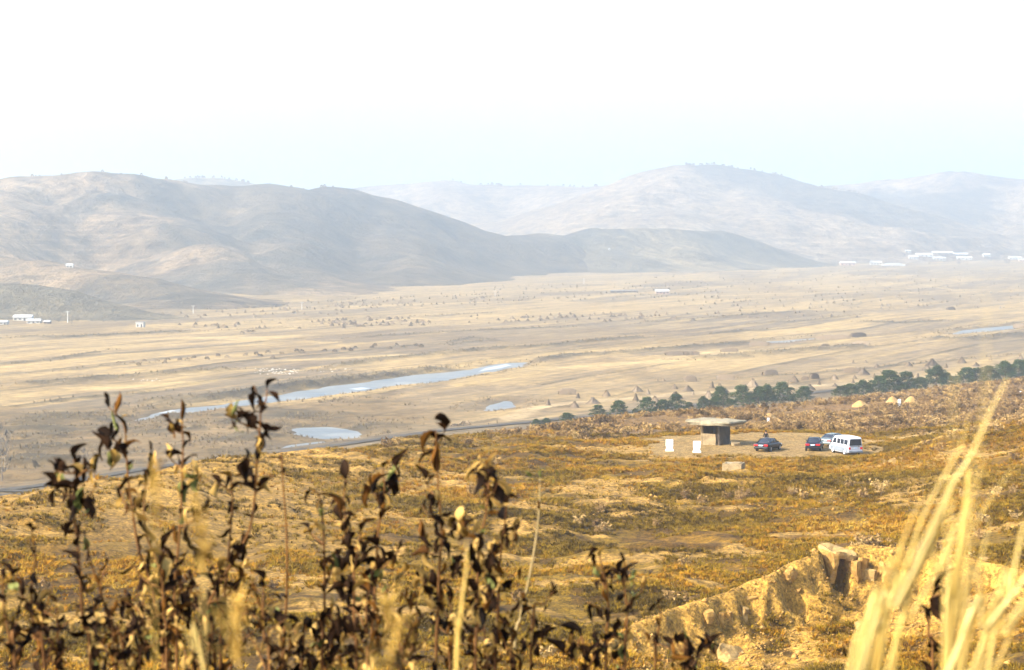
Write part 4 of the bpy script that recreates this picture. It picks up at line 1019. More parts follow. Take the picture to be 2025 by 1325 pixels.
scatter('dry_grass', col_g, np.stack([x, y, znear(x, y)-0.03], -1), (0.65+0.5*rg.random(len(x)))*(1+0.7*np.clip(cl,0,1)), m_grass, 5, 0.2, 2)
col_s = protos('scrub', m_scrub, lambda rg: twig_tris(rg, 16, 0.85, 0.50, 0.010, 8), 5)
x, y = wedge(rg, 70000, 258, 620, 13.8)
cc_, bare, padd, brush, sc = ground_color(x, y, x*0); de = np.interp(x, EX, EY); nn_ = fbm(x/11, y/11, 3, 503)
keep = (padd > 6) & (y < de + 40) & (rg.random(len(x)) < (0.30+0.75*nn_)*(0.15+0.85*brush)*(1-0.7*np.clip(bare,0,1)))
x2, y2 = x[keep], y[keep]
x, y = wedge(rg, 16000, 112, 262); nn_ = fbm(x/9, y/9, 3, 505); cc_, bare, padd, brush, sc = ground_color(x, y, x*0)
keep = (padd > 3) & (rg.random(len(x)) < 0.16*sstep(0.2, 0.6, nn_)) & (sc < 0.3) & (bare < 0.4)
x = np.concatenate([x2, x[keep]]); y = np.concatenate([y2, y[keep]])
for cx, cy, cr in CLEAR:
    k_ = np.hypot(x-cx, (y-cy+cr*.6)*.6) > cr; x, y = x[k_], y[k_]
scatter('scrub', col_s, np.stack([x, y, znear(x, y)-0.05], -1), 0.6+0.7*rg.random(len(x)), m_scrub, 5, 0.1, 3)
# reeds and weeds on the marsh and along the banks
col_r = protos('reeds', m_reed, lambda rg: leaf_tris(rg, 12, 0.9, 0.6, 0.035, 0.3), 4)
x, y = wedge(rg, 160000, 330, 1250, 13.6)
keep = np.zeros(len(x), bool); mm = marsh_mask(x, y)*sstep(-0.1, 0.5, fbm(x/16, y/9, 3, 507)); keep |= rg.random(len(x)) < mm*0.8
for Pb, w, h in BANKS:
    d, t = seg_dist(x, y, Pb); keep |= (rg.random(len(x)) < 0.55*np.exp(-(d/(w*0.9))**2))
for Pb in WATERS:
    d = sdist(x, y, Pb); keep |= (np.abs(d-4) < 3.5) & (rg.random(len(x)) < 0.30)
dr, _ = seg_dist(x, y, ROAD); keep &= dr > 6; keep &= np.interp(x, EX, EY) + 55 < y
for Pb in WATERS: keep &= sdist(x, y, Pb) > 1.5
x, y = x[keep], y[keep]; z, _ = plain(x, y)
scatter('reeds', col_r, np.stack([x, y, z-0.05], -1), 0.4+0.6*rg.random(len(x)), m_reed, 4, 0.15, 4)
# ------------------------------------------------------------------ pines along the road
m_bark = plain_mat('pine_bark', (0.10,0.065,0.04), 0.9, 0.3, 6)
m_needle, nt, b = nmat('pine_needles')
c = ramp(nt, noise(nt, 2.2, 4, 0.6, objco(nt)), [(0.3,(0.012,0.026,0.002)),(0.55,(0.032,0.060,0.004)),(0.75,(0.080,0.105,0.010))])
nt.links.new(vary(nt, c, 0.3), b.inputs['Base Color'])
def pine_crown(seed, dense):
    """unit-height crown: whorls of limbs that end in needle clumps"""
    g = np.random.default_rng(seed); V = []; T = []
    lean = g.normal(0, .05, 2)
    for i in range(dense):
        t = g.random()**0.8; z = 0.03 + 0.92*t; rad = 0.50*(1-t)**0.5*(0.75+0.4*g.random()) + 0.03
        rad *= 1 + 0.28*math.sin(z*19 + seed)
        a = g.random()*6.283; q = rad*math.sqrt(g.random()*0.75+0.25)
        c0 = np.array([math.cos(a)*q + lean[0]*t, math.sin(a)*q + lean[1]*t, z + 0.05*g.random() + q*0.12])
        for j in range(16):
            d = g.normal(size=3); d /= np.linalg.norm(d); d[2] = abs(d[2])*0.7; e = np.cross(d, g.normal(size=3)); e /= np.linalg.norm(e)
            o = c0 + g.normal(size=3)*0.028; k = len(V); l = 0.05+0.035*g.random()
            V += [o - e*0.014, o + e*0.014, o + d*l]; T.append((k, k+1, k+2))
    return mesh_np('crown', V, None, T, m_needle)
def limbs(seed):
    g = random.Random(seed); mb = MB(); mb.tube([(0,0,-.05),(.01,.01,.3),(.0,.02,.62),(.02,0,.92)], [.040,.030,.018,.006], 7)
    for i in range(12):
        z = .15+.06*i; a = g.random()*6.28; r = .36*(1-z)**.7+.04; mb.tube([(0,0,z),(math.cos(a)*r*.5,math.sin(a)*r*.5,z+.03),(math.cos(a)*r,math.sin(a)*r,z+.10)], [.011,.008,.003], 4)
    return mb.mesh('trunk', m_bark)
PC = [pine_crown(s, n) for s, n in ((1,260),(2,240),(3,280),(4,220),(5,250))]; PT = [limbs(s) for s in range(5)]
PINES = [(1060,843,15,20),(1080,842,16,22),(1127,835,19,32),(1184,825,24,30),(1222,823,31,36),(1256,819,12,14),(1280,819,34,38),(1305,818,28,32),(1335,817,37,36),(1364,815,20,22),(1391,812,28,28),(1412,811,26,26),(1431,809,44,38),(1469,805,42,44),(1500,803,38,40),(1516,801,40,40),(1548,798,42,48),(1584,794,30,38),
         (1662,785,22,34),(1684,785,26,34),(1707,782,30,40),(1738,780,36,42),(1768,779,46,56),(1795,778,42,44),(1818,774,28,34),(1852,766,42,48),(1872,763,26,34),(1905,759,32,40),(1930,758,30,36),(1958,754,30,36),(1988,753,38,48),(2015,750,38,46),(2040,748,36,40)]
PL = ['tiny pine at the far left end of the roadside row','small twin-like pine, second from the left end of the roadside row','loose grey-green pine, third from the left of the roadside row','small round dark pine standing alone, fourth from the left','round dark pine left of the capstone, standing alone beside the road',
 'knee-high pine seedling in the gap right of the two lone round pines','bushy pine, left one of the pair left of the capstone','low pine hugging the right side of the bushy pine left of the capstone','compact dark pine just left of above the capstone','pale small pine in the gap above the left half of the capstone',
 'low pine opening the dense clump above the capstone','low spreading pine, second in the dense clump above the capstone','pine with a high crown, third in the dense clump above the capstone','tall broad pine over the right end of the capstone','dark pine wedged in the middle of the dense clump',
 'round pine above the person in the black coat','broad pine, last but one in the clump before the visible stretch of road','lower pine that closes the clump left of the visible stretch of road',
 'low pine just right of the visible stretch of road','low spreading pine, second right of the visible stretch of road','pine above the leftmost pale mound of the upper three','pine left of the tallest white post','largest broad pine, right above the tallest white post','tall dark pine just right of the largest broad pine',
 'low pine closing the group right of the tallest white post','tall pine standing free left of the golden grass tips','low pine seen behind the blurred golden grass tips','pine between the blurred golden grass tips','pine behind the leaning golden grass blade','pine at the left of the group at the far right edge','big pine near the far right edge','broad pine cut by the right edge of the picture','outermost pine at the right edge of the picture']
for i, ((u, v, h, w), lab) in enumerate(zip(PINES, PL)):
    x, y, z = onz(u, v, 0.3); s = y/F; H_ = h*s*1.02
    t = empty('pine_tree', (x, y, z-0.1), i*1.9, lab, 'pine tree', 'pines along the road'); k = i % 5; ws = w*s/(H_*0.92)*1.15
    link('trunk', PT[k], t, scale=(H_*.8, H_*.8, H_)); link('crown', PC[k], t, scale=(H_*ws, H_*ws, H_))
# ------------------------------------------------------------------ corn stalk stacks
m_stalk = veg_mat('dry_corn_stalks', [(0.25,(0.085,0.062,0.040)),(0.5,(0.17,0.125,0.080)),(0.75,(0.26,0.195,0.125))], 0.4, 0.01)
def cone_stack(seed, n=110, rad=.62, h=1.0, tent=0.0):
    g = np.random.default_rng(seed); V = []; T = []
    for i in range(n):
        a = g.random()*6.283; r = rad*(.75+.35*g.random()); tp = g.normal(0, .07, 2); l = h*(.85+.3*g.random()); e = (g.random()-.5)*tent
        b0 = np.array([math.cos(a)*r*(1+tent), math.sin(a)*r, 0]); t0 = np.array([tp[0]+e*1.2, tp[1], l]); b0[0] += e*.5
        sd = np.array([-math.sin(a), math.cos(a), 0])*.065; k = len(V); m = b0*.42+t0*.58 + np.array([0,0,.02])
        V += [b0-sd, b0+sd, m+sd*.7, m-sd*.7, t0-sd*.25, t0+sd*.25]; T += [(k,k+1,k+2),(k,k+2,k+3),(k+3,k+2,k+5),(k+3,k+5,k+4)]
    return mesh_np('corn_stack', V, None, T, m_stalk)
def rick(seed, n=260, L_=2.4):
    g = np.random.default_rng(seed); V = []; T = []
    for i in range(n):
        x = (g.random()-.5)*L_; hh = .95*(1-abs(2*x/L_)**4*.5)*(.9+.2*g.random()); s = 1 if g.random() < .5 else -1; y = s*(.42+.14*g.random()); tl = hh
        if i % 3 == 0:
            z = g.random()*hh; k = len(V); yy = (g.random()-.5)*.7; dx_ = .35; V += [(x-dx_,yy,hh-.02),(x+dx_,yy+.1,hh+.03*g.random()),(x+dx_*.2,yy+.12,hh+.05)]; T.append((k,k+1,k+2)); continue
        k = len(V); w = .055; V += [(x-w,y,0),(x+w,y,0),(x+w+g.normal(0,.08),y*.55,tl),(x-w+g.normal(0,.08),y*.55,tl)]; T += [(k,k+1,k+2),(k,k+2,k+3)]
    k = len(V); h_ = .86; a = L_/2*.93
    V += [(-a,-.36,0),(a,-.36,0),(a,.36,0),(-a,.36,0),(-a*.9,-.26,h_),(a*.9,-.26,h_),(a*.9,.26,h_),(-a*.9,.26,h_)]
    T += [(k,k+1,k+5),(k,k+5,k+4),(k+1,k+2,k+6),(k+1,k+6,k+5),(k+2,k+3,k+7),(k+2,k+7,k+6),(k+3,k,k+4),(k+3,k+4,k+7),(k+4,k+5,k+6),(k+4,k+6,k+7)]
    return mesh_np('stalk_heap', V, None, T, m_stalk)
def lump(seed, n=90):
    g = np.random.default_rng(seed); V = []; T = []
    for i in range(n):
        a = g.random()*6.283; e = g.random()*1.45; c0 = np.array([math.cos(a)*math.cos(e)*.55, math.sin(a)*math.cos(e)*.5, math.sin(e)*.75]); k = len(V); d = g.normal(size=(3,3))*.13
        V += [c0+d[0], c0+d[1], c0+d[2]]; T.append((k,k+1,k+2))
    return mesh_np('bundle_heap', V, None, T, m_stalk)
CS = [cone_stack(s, 110, .60+.08*(s%3), 1.0, (0,.25,.5)[s%3]) for s in range(6)]; RS = [rick(s) for s in range(3)]; LS = [lump(s) for s in range(4)]
FAR = [cone_stack(30+s, 16, .6) for s in range(3)]
ORD = ['first','second','third','fourth','fifth','sixth','seventh','eighth','ninth','tenth','eleventh','twelfth','thirteenth','fourteenth','fifteenth','sixteenth','seventeenth','eighteenth','nineteenth','twentieth','twenty-first','twenty-second','twenty-third','twenty-fourth','twenty-fifth','twenty-sixth','twenty-seventh','twenty-eighth','twenty-ninth','thirtieth','thirty-first','thirty-second','thirty-third','thirty-fourth','thirty-fifth','thirty-sixth','thirty-seventh','thirty-eighth']
def ordered(items, fmt, kind, group):
    for i, (u, v, w, h) in enumerate(sorted(items)):
        x, y, _ = onz(u, v, 0.0); z = float(plain(np.array([x]), np.array([y]))[0][0]); s = y/F; H_ = h*s*.88
        if kind == 'c': me, nm, cat, W_ = CS[i % 6], 'corn_stack', 'corn stack', H_*1.15*(1+.25*((i*7) % 3 - 1))
        elif kind == 'r': me, nm, cat, W_ = RS[i % 3], 'stalk_heap', 'stalk heap', w*s/2.4
        else: me, nm, cat, W_ = LS[i % 4], 'bundle_heap', 'bundle heap', w*s*.8
        o = link(nm, me, None, (x, y, z-0.05), (0,0,(i*2.1) % 6.28 if kind == 'c' else (0.5*math.sin(i*3.0)+0.15)), (W_, W_ if kind != 'r' else max(H_*1.2, W_*.5), H_))
        tag(o, fmt.format(ORD[i]), cat, group)
ROW1 = [(1084,801,14,13),(1136,805,14,14),(1172,797,16,14),(1257,791,16,15),(1295,798,14,17),(1335,787,16,15),(1401,784,18,14),(1371,780,12,7)]
ROW2 = [(1143,786,12,11),(1199,783,16,13),(1259,775,12,12),(1281,779,16,12),(1334,770,14,10),(1360,774,14,12),(1408,768,14,14),(1423,770,14,13),(1434,775,14,8),(1488,764,16,17),(1474,769,10,10),(1496,770,14,9)]
ROW3 = [(1542,772,14,10),(1600,771,20,14),(1571,757,20,13),(1558,762,12,9),(1620,759,14,9),(1650,751,16,12),(1687,755,14,9),(1651,762,10,7),(1707,741,22,14),(1729,747,14,10),(1690,748,12,8),(1300,754,8,6),(1312,754,8,6)]
ROW4 = [(1687,718,12,8),(1734,728,18,8),(1745,737,12,6),(1797,724,22,9),(1833,733,16,13),(1843,722,22,14),(1871,727,18,9),(1902,717,26,13),(1930,724,16,8),(1959,713,22,9),(2018,711,24,10),(1815,747,20,10),(1712,717,10,6),(1780,741,12,6)]
HEAPS = [(1122,780,34,14),(1365,755,24,14),(1435,751,34,12),(1523,741,30,12),(1610,748,18,12),(1685,737,32,11),(1592,751,14,8)]
LONG = [(1350,701,66,9),(1442,694,34,9),(1500,684,38,10),(1648,671,64,10),(1697,666,34,10),(1703,682,32,8),(1632,687,18,8),(1880,612,20,7),(2015,645,22,10)]
ordered(ROW1, '{0} cone-shaped corn stalk stack from the left in the row nearest the roadside pines', 'c', 'corn stalk stacks in the near field')
ordered(ROW2, '{0} corn stalk cone from the left in the second row behind the pines', 'c', 'corn stalk stacks in the near field')
ordered(ROW3, '{0} corn stalk cone from the left past the second row of the near field', 'c', 'corn stalk stacks in the near field')
ordered(ROW4, '{0} low wide stalk cone from the left in the rear right of the near field', 'c', 'corn stalk stacks in the near field')
ordered(HEAPS, '{0} blocky stalk heap from the left among the cones of the near field', 'r', 'blocky stalk heaps')
ordered(LONG, '{0} long low stalk heap from the left, beyond the near field by the water channel', 'r', 'long stalk heaps')
MID = [(675,1200),(755,1200),(790,1210),(820,1190),(895,1193),(940,1200),(955,1182),(1025,1185),(1068,1188),(1105,1170),(1180,1178),(1242,1162),(1295,1168),(1400,1155),(1460,1152),(1485,1160),(1527,1142),(1553,1170),(1605,1145),(1690,1132),(1718,1137),(1850,1128),(1905,1132),(1957,1120),(1995,1125)]
MID = [(a/2.88, 303+b/2.88, 11, 7+(i % 3)) for i, (a, b) in enumerate(MID)] + [(650+a/2.88, 303+b/2.88, 10, 7+(i % 3)) for i, (a, b) in enumerate([(35,1130),(85,1120),(125,1125),(150,1112),(248,1110),(262,1100),(348,1112),(385,1100),(425,1105),(497,1095),(527,1100)])]
ordered(MID, '{0} dark stalk bundle heap from the left in the long row beyond the river', 'l', 'dark bundle heaps beyond the river')
ordered([(490,660,30,12),(920,841,28,14),(899,843,22,9)], '{0} from the left of three dark brushwood piles standing apart on the plain', 'l', 'brushwood piles')
# the many small stacks of the far fields
g = np.random.default_rng(77); fs = []
def band(n, u0, u1, v0, v1, slope=0.0):
    for _ in range(n):
        u = u0 + (u1-u0)*g.random(); v = v0 + (v1-v0)*g.random() + slope*(u-u0); fs.append((u, v))
band(40, 370, 720, 638, 652, -.01); band(90, 330, 720, 600, 630, -.02); band(120, 650, 1000, 592, 612, -.03); band(50, 650, 850, 632, 646, -.01); band(70, 930, 1350, 624, 640, -.01)
band(150, 900, 1400, 566, 600, -.02); band(330, 1250, 2025, 536, 590); band(130, 1350, 2025, 590, 612); band(60, 1500, 2025, 528, 540); band(40, 1240, 1700, 612, 630)
# settle them in rows that follow the fields
W = []
for u, v in fs:
    x, y, _ = onz(u, v); a, bb = axes(np.array([x]), np.array([y])); k = 26.0 if y > 1500 else 17.0
    off = (round(float(bb[0])/k)*k - float(bb[0]))*0.85 + g.normal(0, 1.2); W.append((x + off*math.cos(0.44), y - off*math.sin(0.44), 1.0+.8*g.random()))
W = np.array(W); ok = np.ones(len(W), bool)
for Pb in WATERS: ok &= sdist(W[:,0], W[:,1], Pb) > 6
for nm in ('main_left','low_spur','spur_left','knoll_left'): ok &= hill_height(nm, W[:,0], W[:,1], False) < 0.5
W = W[ok]; W = W[np.argsort(W[:,1])]; WZ, _ = plain(W[:,0], W[:,1]); WZ = np.where(np.hypot(W[:,0], W[:,1]) > 3600, 0, WZ)
n_thing = 165
for i in range(n_thing):
    wx = W[i,0]/W[i,1]
    side = ('under the left hills' if wx < -.10 else 'below the big dark slope' if wx < -.03 else 'near the lone pinkish house' if wx < .07 else 'left of the golden grass' if wx < .16 else 'at the right edge') + (', in the front rows' if W[i,1] < 1180 else ', in the rows behind')
    o = link('corn_stack', FAR[i % 3] if W[i,1] > 1250 else CS[i % 6], None, (W[i,0], W[i,1], WZ[i]-.05), (0,0,i), (W[i,2]*1.05, W[i,2]*1.05, W[i,2]*0.78))
    tag(o, 'tiny grey corn stalk stack scattered ' + side, 'corn stack', 'tiny stalk stacks of the far fields')
V = []; T = []
for i in range(n_thing, len(W)):
    me = FAR[i % 3]; co = np.array([v.co[:] for v in me.vertices])*np.array([W[i,2]*1.1]*2+[W[i,2]*0.85]) + np.array([W[i,0], W[i,1], WZ[i]]); k = sum(len(a) for a in V)
    V.append(co); T.append(np.array([p.vertices[:] for p in me.polygons]) + k)
tag(link('distant_corn_stacks', mesh_np('distant_corn_stacks', np.concatenate(V), None, np.concatenate(T), m_stalk)), kind='stuff')

# ------------------------------------------------------------------ buildings
m_wall = plain_mat('whitewash', (0.46,0.44,0.40), 0.85, 0.08, 1.0); m_wallp = plain_mat('pinkish_render', (0.40,0.27,0.21), 0.85, 0.08, 1.0)
m_roofw = plain_mat('white_sheet_roof', (0.44,0.44,0.43), 0.6, 0.04, 1.0); m_roofg = plain_mat('grey_tile_roof', (0.30,0.29,0.28), 0.85, 0.12, 2.0); m_dkwall = plain_mat('dark_brick', (0.14,0.11,0.09), 0.9, 0.2, 2.0)
m_open = plain_mat('dark_opening', (0.03,0.03,0.035), 0.4, 0.1, 2.0)
def surf(u, v):
    x, y, _ = onz(u, v); p = hillz(u, v, ['right_peak', 'right_hill'], 2600, 4600) if u > 1400 else None
    if p and p[1] < y: x, y = p[0], p[1]
    z = max([0.0] + [float(hill_height(n_, np.array([x]), np.array([y]))[0]) for n_ in (('right_peak', 'right_hill') if u > 1400 else ())])
    return x, y, z
def house(u, v, wpx, hpx, label, wall=m_wall, roof=m_roofw, flat=False, pos=None, rz=0.0, depth=6.0, nwin=3, cat='house', arch=False):
    if pos: x, y, z = pos
    else: x, y, z = surf(u, v)
    s = y/F; w = wpx*s; h = hpx*s; wh = h*(0.62 if not flat else .92); d = depth
    t = empty('house' if cat != 'greenhouse' else 'greenhouse', (x, y + d/2, z-.2), rz, label, cat)
    MB().box((0,0,wh/2+.1), (w,d,wh+.2)).build('wall', wall, t)
    if arch:
        mb = MB(); mb.prism([(w*.54*math.cos(a), wh*.3+.9*(h-wh*.3)*math.sin(a)) for a in np.linspace(0, math.pi, 12)], -d/2-.2, d/2+.2); mb.build('roof', roof, t)
    elif flat: MB().box((0,0,wh+.32), (w+.6,d+.6,.25)).build('roof', roof, t)
    else:
        mb = MB(); v_ = [(-w/2-.4,-d/2-.5,wh+.16),(w/2+.4,-d/2-.5,wh+.16),(w/2+.4,d/2+.5,wh+.16),(-w/2-.4,d/2+.5,wh+.16),(-w/2-.1,0,h+.3),(w/2+.1,0,h+.3)]
        mb.add(v_, [(3,2,1,0),(0,1,5,4),(2,3,4,5),(1,2,5),(3,0,4)]); mb.build('roof', roof, t)
    for i in range(nwin):
        wx = -w/2 + w*(i+.5)/nwin
        ww = min(1.6, w/nwin*.5)
        if i == nwin//2 and nwin > 1: MB().box((wx,-d/2,wh*.40), (ww*.8,.12,wh*.78)).build('door', m_open, t)
        else: MB().box((wx,-d/2,wh*.55), (ww,.12,wh*.42)).build('window', m_open, t)
    return t
house(277,649,15,12,'small lone white hut with two dark windows at the left edge of the fields', roof=m_roofg, depth=3.2, nwin=2, flat=True, rz=-.15)
p = hillz(137, 529, ['spur_left'], 1200, 1900)
house(137,529,13,7,'small pale hut high on the terraced spur at left', pos=p, depth=3.5, nwin=2, roof=m_roofw)
house(1310,581,26,8,'lone white and pinkish house out on the far middle plain', wall=m_wallp, depth=7, nwin=4)
house(1234,579,54,4.5,'long low dark brick shed left of the lone house on the far plain', wall=m_dkwall, roof=m_roofg, depth=5, nwin=5, flat=True)
p = hillz(1205, 495, ['low_spur'], 2300, 2900)
if p: house(1205,495,3.5,4,'single white speck of a hut on the low wooded spur', pos=p, depth=3, nwin=1, flat=True)
house(6,641,14,7,'low white house cut by the left edge of the picture', depth=5, nwin=2)
house(44,634,36,11,'wide white house with a pale roof in the hamlet at far left', depth=6, nwin=4)
house(66,639,26,8,'lower house at the right of the hamlet at far left', wall=m_wall, depth=5, nwin=3)
house(92,640,12,6,'tiny grey shed at the right end of the hamlet at far left', wall=m_dkwall, roof=m_roofg, depth=4, nwin=2)
for a in ((1677,525,30,8,'pink-white farmhouse, leftmost of the village at far right',m_wallp,m_roofw),(1733,524,22,8,'white house left of the arched greenhouse in the far village',m_wall,m_roofw),
          (1807,513,18,8,'small white house left of the long white roofs in the far village',m_wall,m_roofw),(1828,508,34,7,'white hall left of the longest roof in the far village',m_wall,m_roofw),
          (1864,506,42,9,'hall with the longest white roof in the far village',m_dkwall,m_roofw),(1898,508,32,8,'hall with the right one of the two long white roofs in the far village',m_dkwall,m_roofw),
          (1858,515,24,7,'low house below the longest white roof of the far village',m_wall,m_roofw),(1908,514,30,7,'low white house below the right long roof of the far village',m_wall,m_roofw),
          (1952,510,14,7,'separate small white house right of the long roofs of the far village',m_wall,m_roofw),(2008,513,24,6,'faint white house near the right edge in the far village',m_wall,m_roofw),(1796,500,10,5,'small white house set highest at the left of the far village',m_wall,m_roofw),(2022,517,12,5,'pinkish house at the right edge, lowest in the far village',m_wallp,m_roofw)):
    house(*a[:5], wall=a[5], roof=a[6], depth=9, nwin=4)
house(1768,526,42,7,'long white arched greenhouse in front of the far village', cat='greenhouse', depth=9, nwin=3, arch=True)
# village trees, a skyline of little trees, bare poplars
m_far = plain_mat('bare_branches', (0.12,0.105,0.085), 0.9, 0.3, 1.0); m_trunk = plain_mat('grey_bark', (0.13,0.11,0.09), 0.9, 0.2, 2.0)
def bare_crown(seed, n=130):
    q = np.random.default_rng(seed); V = []; T = []
    for i in range(n):
        a = q.random()*6.28; t = q.random(); r = .28*math.sin(math.pi*min(1, t*.9+.1))*q.random()**.5; c0 = np.array([math.cos(a)*r, math.sin(a)*r, .25+.75*t]); dd = np.array([math.cos(a)*.05, math.sin(a)*.05, .12])*(0.5+q.random()); e = q.normal(size=3)*.012; k = len(V)
        V += [c0-e, c0+e, c0+dd]; T.append((k,k+1,k+2))
    return mesh_np('crown', V, None, T, m_far)
BC = [bare_crown(s) for s in range(3)]; tb = MB().tube([(0,0,-.03),(.01,0,.4),(0,.01,.95)], [.022,.015,.004], 5).mesh('trunk', m_trunk)
def bare_tree(x, y, z, h, w, label, group, i, parts=True):
    t = empty('bare_tree', (x, y, z), i*1.3, label, 'tree', group)
    link('trunk', tb, t, scale=h); link('crown', BC[i % 3], t, scale=(w/.56, w/.56, h))
g = random.Random(4); i = 0
for n_, u0, u1, v0, v1, hp in ((34,1600,2025,508,526,9),(10,80,230,634,642,9)):
    for k in range(n_):
        u = g.uniform(u0, u1); v = g.uniform(v0, v1); x, y, z_ = surf(u, v); i += 1; h = hp*g.uniform(.6, 1.4)*y/F
        bare_tree(x, y, z_-.2, h, h*.8, 'small hazy bare tree among the white roofs of the far village' if hp == 9 and u0 > 1000 else 'small hazy bare tree beside the hamlet at far left', 'trees of the far village' if u0 > 1000 else 'trees of the left hamlet', i)
for u, v, h, lab in ((4,951,62,'tall bare tree at the left edge, nearest the road'),(14,913,56,'tall thin bare tree just inside the left edge of the marsh'),(2,895,50,'bare tree cut by the left edge, farthest of the three'),(167,936,46,'slender bare tree on the marsh behind the leftmost leafy shoots')):
    x, y, _ = onz(u, v); z = float(plain(np.array([x]), np.array([y]))[0][0]); i += 1; bare_tree(x, y, z-.1, h*y/F, h*.55*y/F, lab, 'bare trees on the marsh', i)
def skyline(name, P, n, labs, i0):
    q = random.Random(i0)
    for k in range(n):
        j = q.uniform(0, len(P)-1.01); a = int(j); f = j-a; pa, pb = at(*P[a]), at(*P[a+1]); x, y = pa[0]*(1-f)+pb[0]*f, pa[1]*(1-f)+pb[1]*f + q.uniform(-12, 12)
        z = float(hill_height(name, np.array([x]), np.array([y]))[0]); h = q.uniform(2.0, 4.6)*(y/3000)
        t = empty('hilltop_tree', (x, y, z-.5), q.random()*6, labs, 'tree', 'little trees on the ridges'); link('crown', LS[k % 4], t, scale=(h*.9, h*.9, h))
skyline('right_peak', HILLS['right_peak']['r'][0][6:13], 46, 'tiny hazy tree on the skyline of the right hand peak', 1)
skyline('back_bump', HILLS['back_bump']['r'][0][:5], 22, 'tiny hazy tree on the far bump behind the left hills', 2)
skyline('mid_range', HILLS['mid_range']['r'][0][3:10], 24, 'tiny hazy tree on the low middle ridge', 3)
skyline('main_left', HILLS['main_left']['r'][0][1:15], 22, 'tiny hazy tree on the skyline of the big left hill', 4)
# poles across the plain
m_pole = plain_mat('pale_concrete_pole', (0.50,0.49,0.46), 0.8, 0.05, 3.0); m_wood = plain_mat('dark_post', (0.09,0.07,0.05), 0.9, 0.2, 3.0)
for u, v, h, lab in ((134,638,24,'pale utility pole beside the left hamlet'),(261,625,19,'pale utility pole between the lone white hut and the hills'),(382,619,16,'pale utility pole at the foot of the second left spur'),(597,613,17,'pale utility pole at the foot of the big left hill'),(979,587,14,'pale utility pole on the middle plain under the dark slope'),(1155,562,12,'pale utility pole on the far plain near the low spur')):
    x, y, _ = onz(u, v); s = y/F; t = empty('utility_pole', (x, y, -.2), 0.3, lab, 'pole', 'utility poles across the plain')
    MB().tube([(0,0,0),(0,0,h*s)], [.22,.14], 8).build('pole', m_pole, t); MB().box((0,0,h*s*.92), (2.0,.16,.16)).build('crossarm', m_pole, t)
    for k in (-.8, .8): MB().tube([(k,0,h*s*.94),(k,0,h*s*.94+.3)], .07, 6).build('insulator', m_roofw, t)
for u, v, h, lab in ((768,876,14,'thin dark marker post by the road at the left of the slope edge'),(983,842,8,'short dark marker post by the road left of the pines'),(966,845,6,'shortest dark marker post by the road, left of the other short one')):
    x, y, _ = onz(u, v); s = y/F; o = MB().tube([(0,0,-.3),(0.02,0,h*s*.5),(0,0,h*s)], [.09,.08,.07], 6).build('marker_post', m_wood, None, loc=(x, y, 0.4)); tag(o, lab, 'post', 'roadside posts')
# ice on the water, pale stones in the far bed
m_ice = plain_mat('white_ice', (0.30,0.32,0.33), 0.5, 0.08, 0.4, spec=0.4)
def ice(P, z=-0.735): tag(sheet('ice', poly(P, z), z, m_ice), kind='structure')
ice([(240,826),(262,821),(290,817),(300,820),(270,826),(250,829)]); ice([(300,814),(330,809),(350,812),(322,818)]); ice([(690,769),(715,766),(735,768),(708,771)]); ice([(945,735),(990,728),(1012,722),(1000,720),(960,728)])
m_peb = plain_mat('pale_pebbles', (0.50,0.46,0.38), 0.8, 0.1, 3.0)
q = np.random.default_rng(8); P = []
for u0, u1, v0, v1, n in ((500,590,730,742,90),(260,320,748,754,14),(620,700,732,738,16)):
    for k in range(n): P.append(onz(u0+(u1-u0)*q.random(), v0+(v1-v0)*q.random()-0.03*(u1-u0)*q.random()))
P = np.array(P); zz, _ = plain(P[:,0], P[:,1]); V = []; T = []
for k, (x, y, _) in enumerate(P):
    r = .15+.25*q.random(); c0 = np.array([x, y, zz[k]]); o6 = np.array([(1,0,0),(0,1,0),(-1,0,0),(0,-1,0),(0,0,.6)])*r*(0.7+.6*q.random((5,1))) + c0; n_ = len(V); V += list(o6); T += [(n_,n_+1,n_+4),(n_+1,n_+2,n_+4),(n_+2,n_+3,n_+4),(n_+3,n_,n_+4)]
tag(link('pale_stones', mesh_np('pale_stones', V, None, T, m_peb)), kind='stuff')
# ------------------------------------------------------------------ dry leafy shoots close to the camera
def leaf_mat(name, c1, c2, trans=0.12):
    m, nt, b = nmat(name); oi = nt.nodes.new('ShaderNodeObjectInfo')
    n = noise(nt, 2.2, 4, 0.65, objco(nt))
    ad = N(nt, 'ShaderNodeMath', operation='ADD'); nt.links.new(n, ad.inputs[0]); nt.links.new(oi.outputs['Random'], ad.inputs[1])
    nt.links.new(ramp(nt, ad.outputs[0], [(0.45, c1), (1.25, c2)]), b.inputs['Base Color']); b.inputs['Roughness'].default_value = 0.8; b.inputs['Specular IOR Level'].default_value = 0.06
    return m
LM = [leaf_mat('blackened_leaf', (0.003,0.002,0.0015), (0.016,0.007,0.0025)), leaf_mat('rusty_leaf', (0.020,0.008,0.002), (0.10,0.040,0.006)), leaf_mat('straw_leaf', (0.16,0.090,0.016), (0.38,0.24,0.070)), leaf_mat('greenish_leaf', (0.026,0.034,0.008), (0.13,0.135,0.040))]
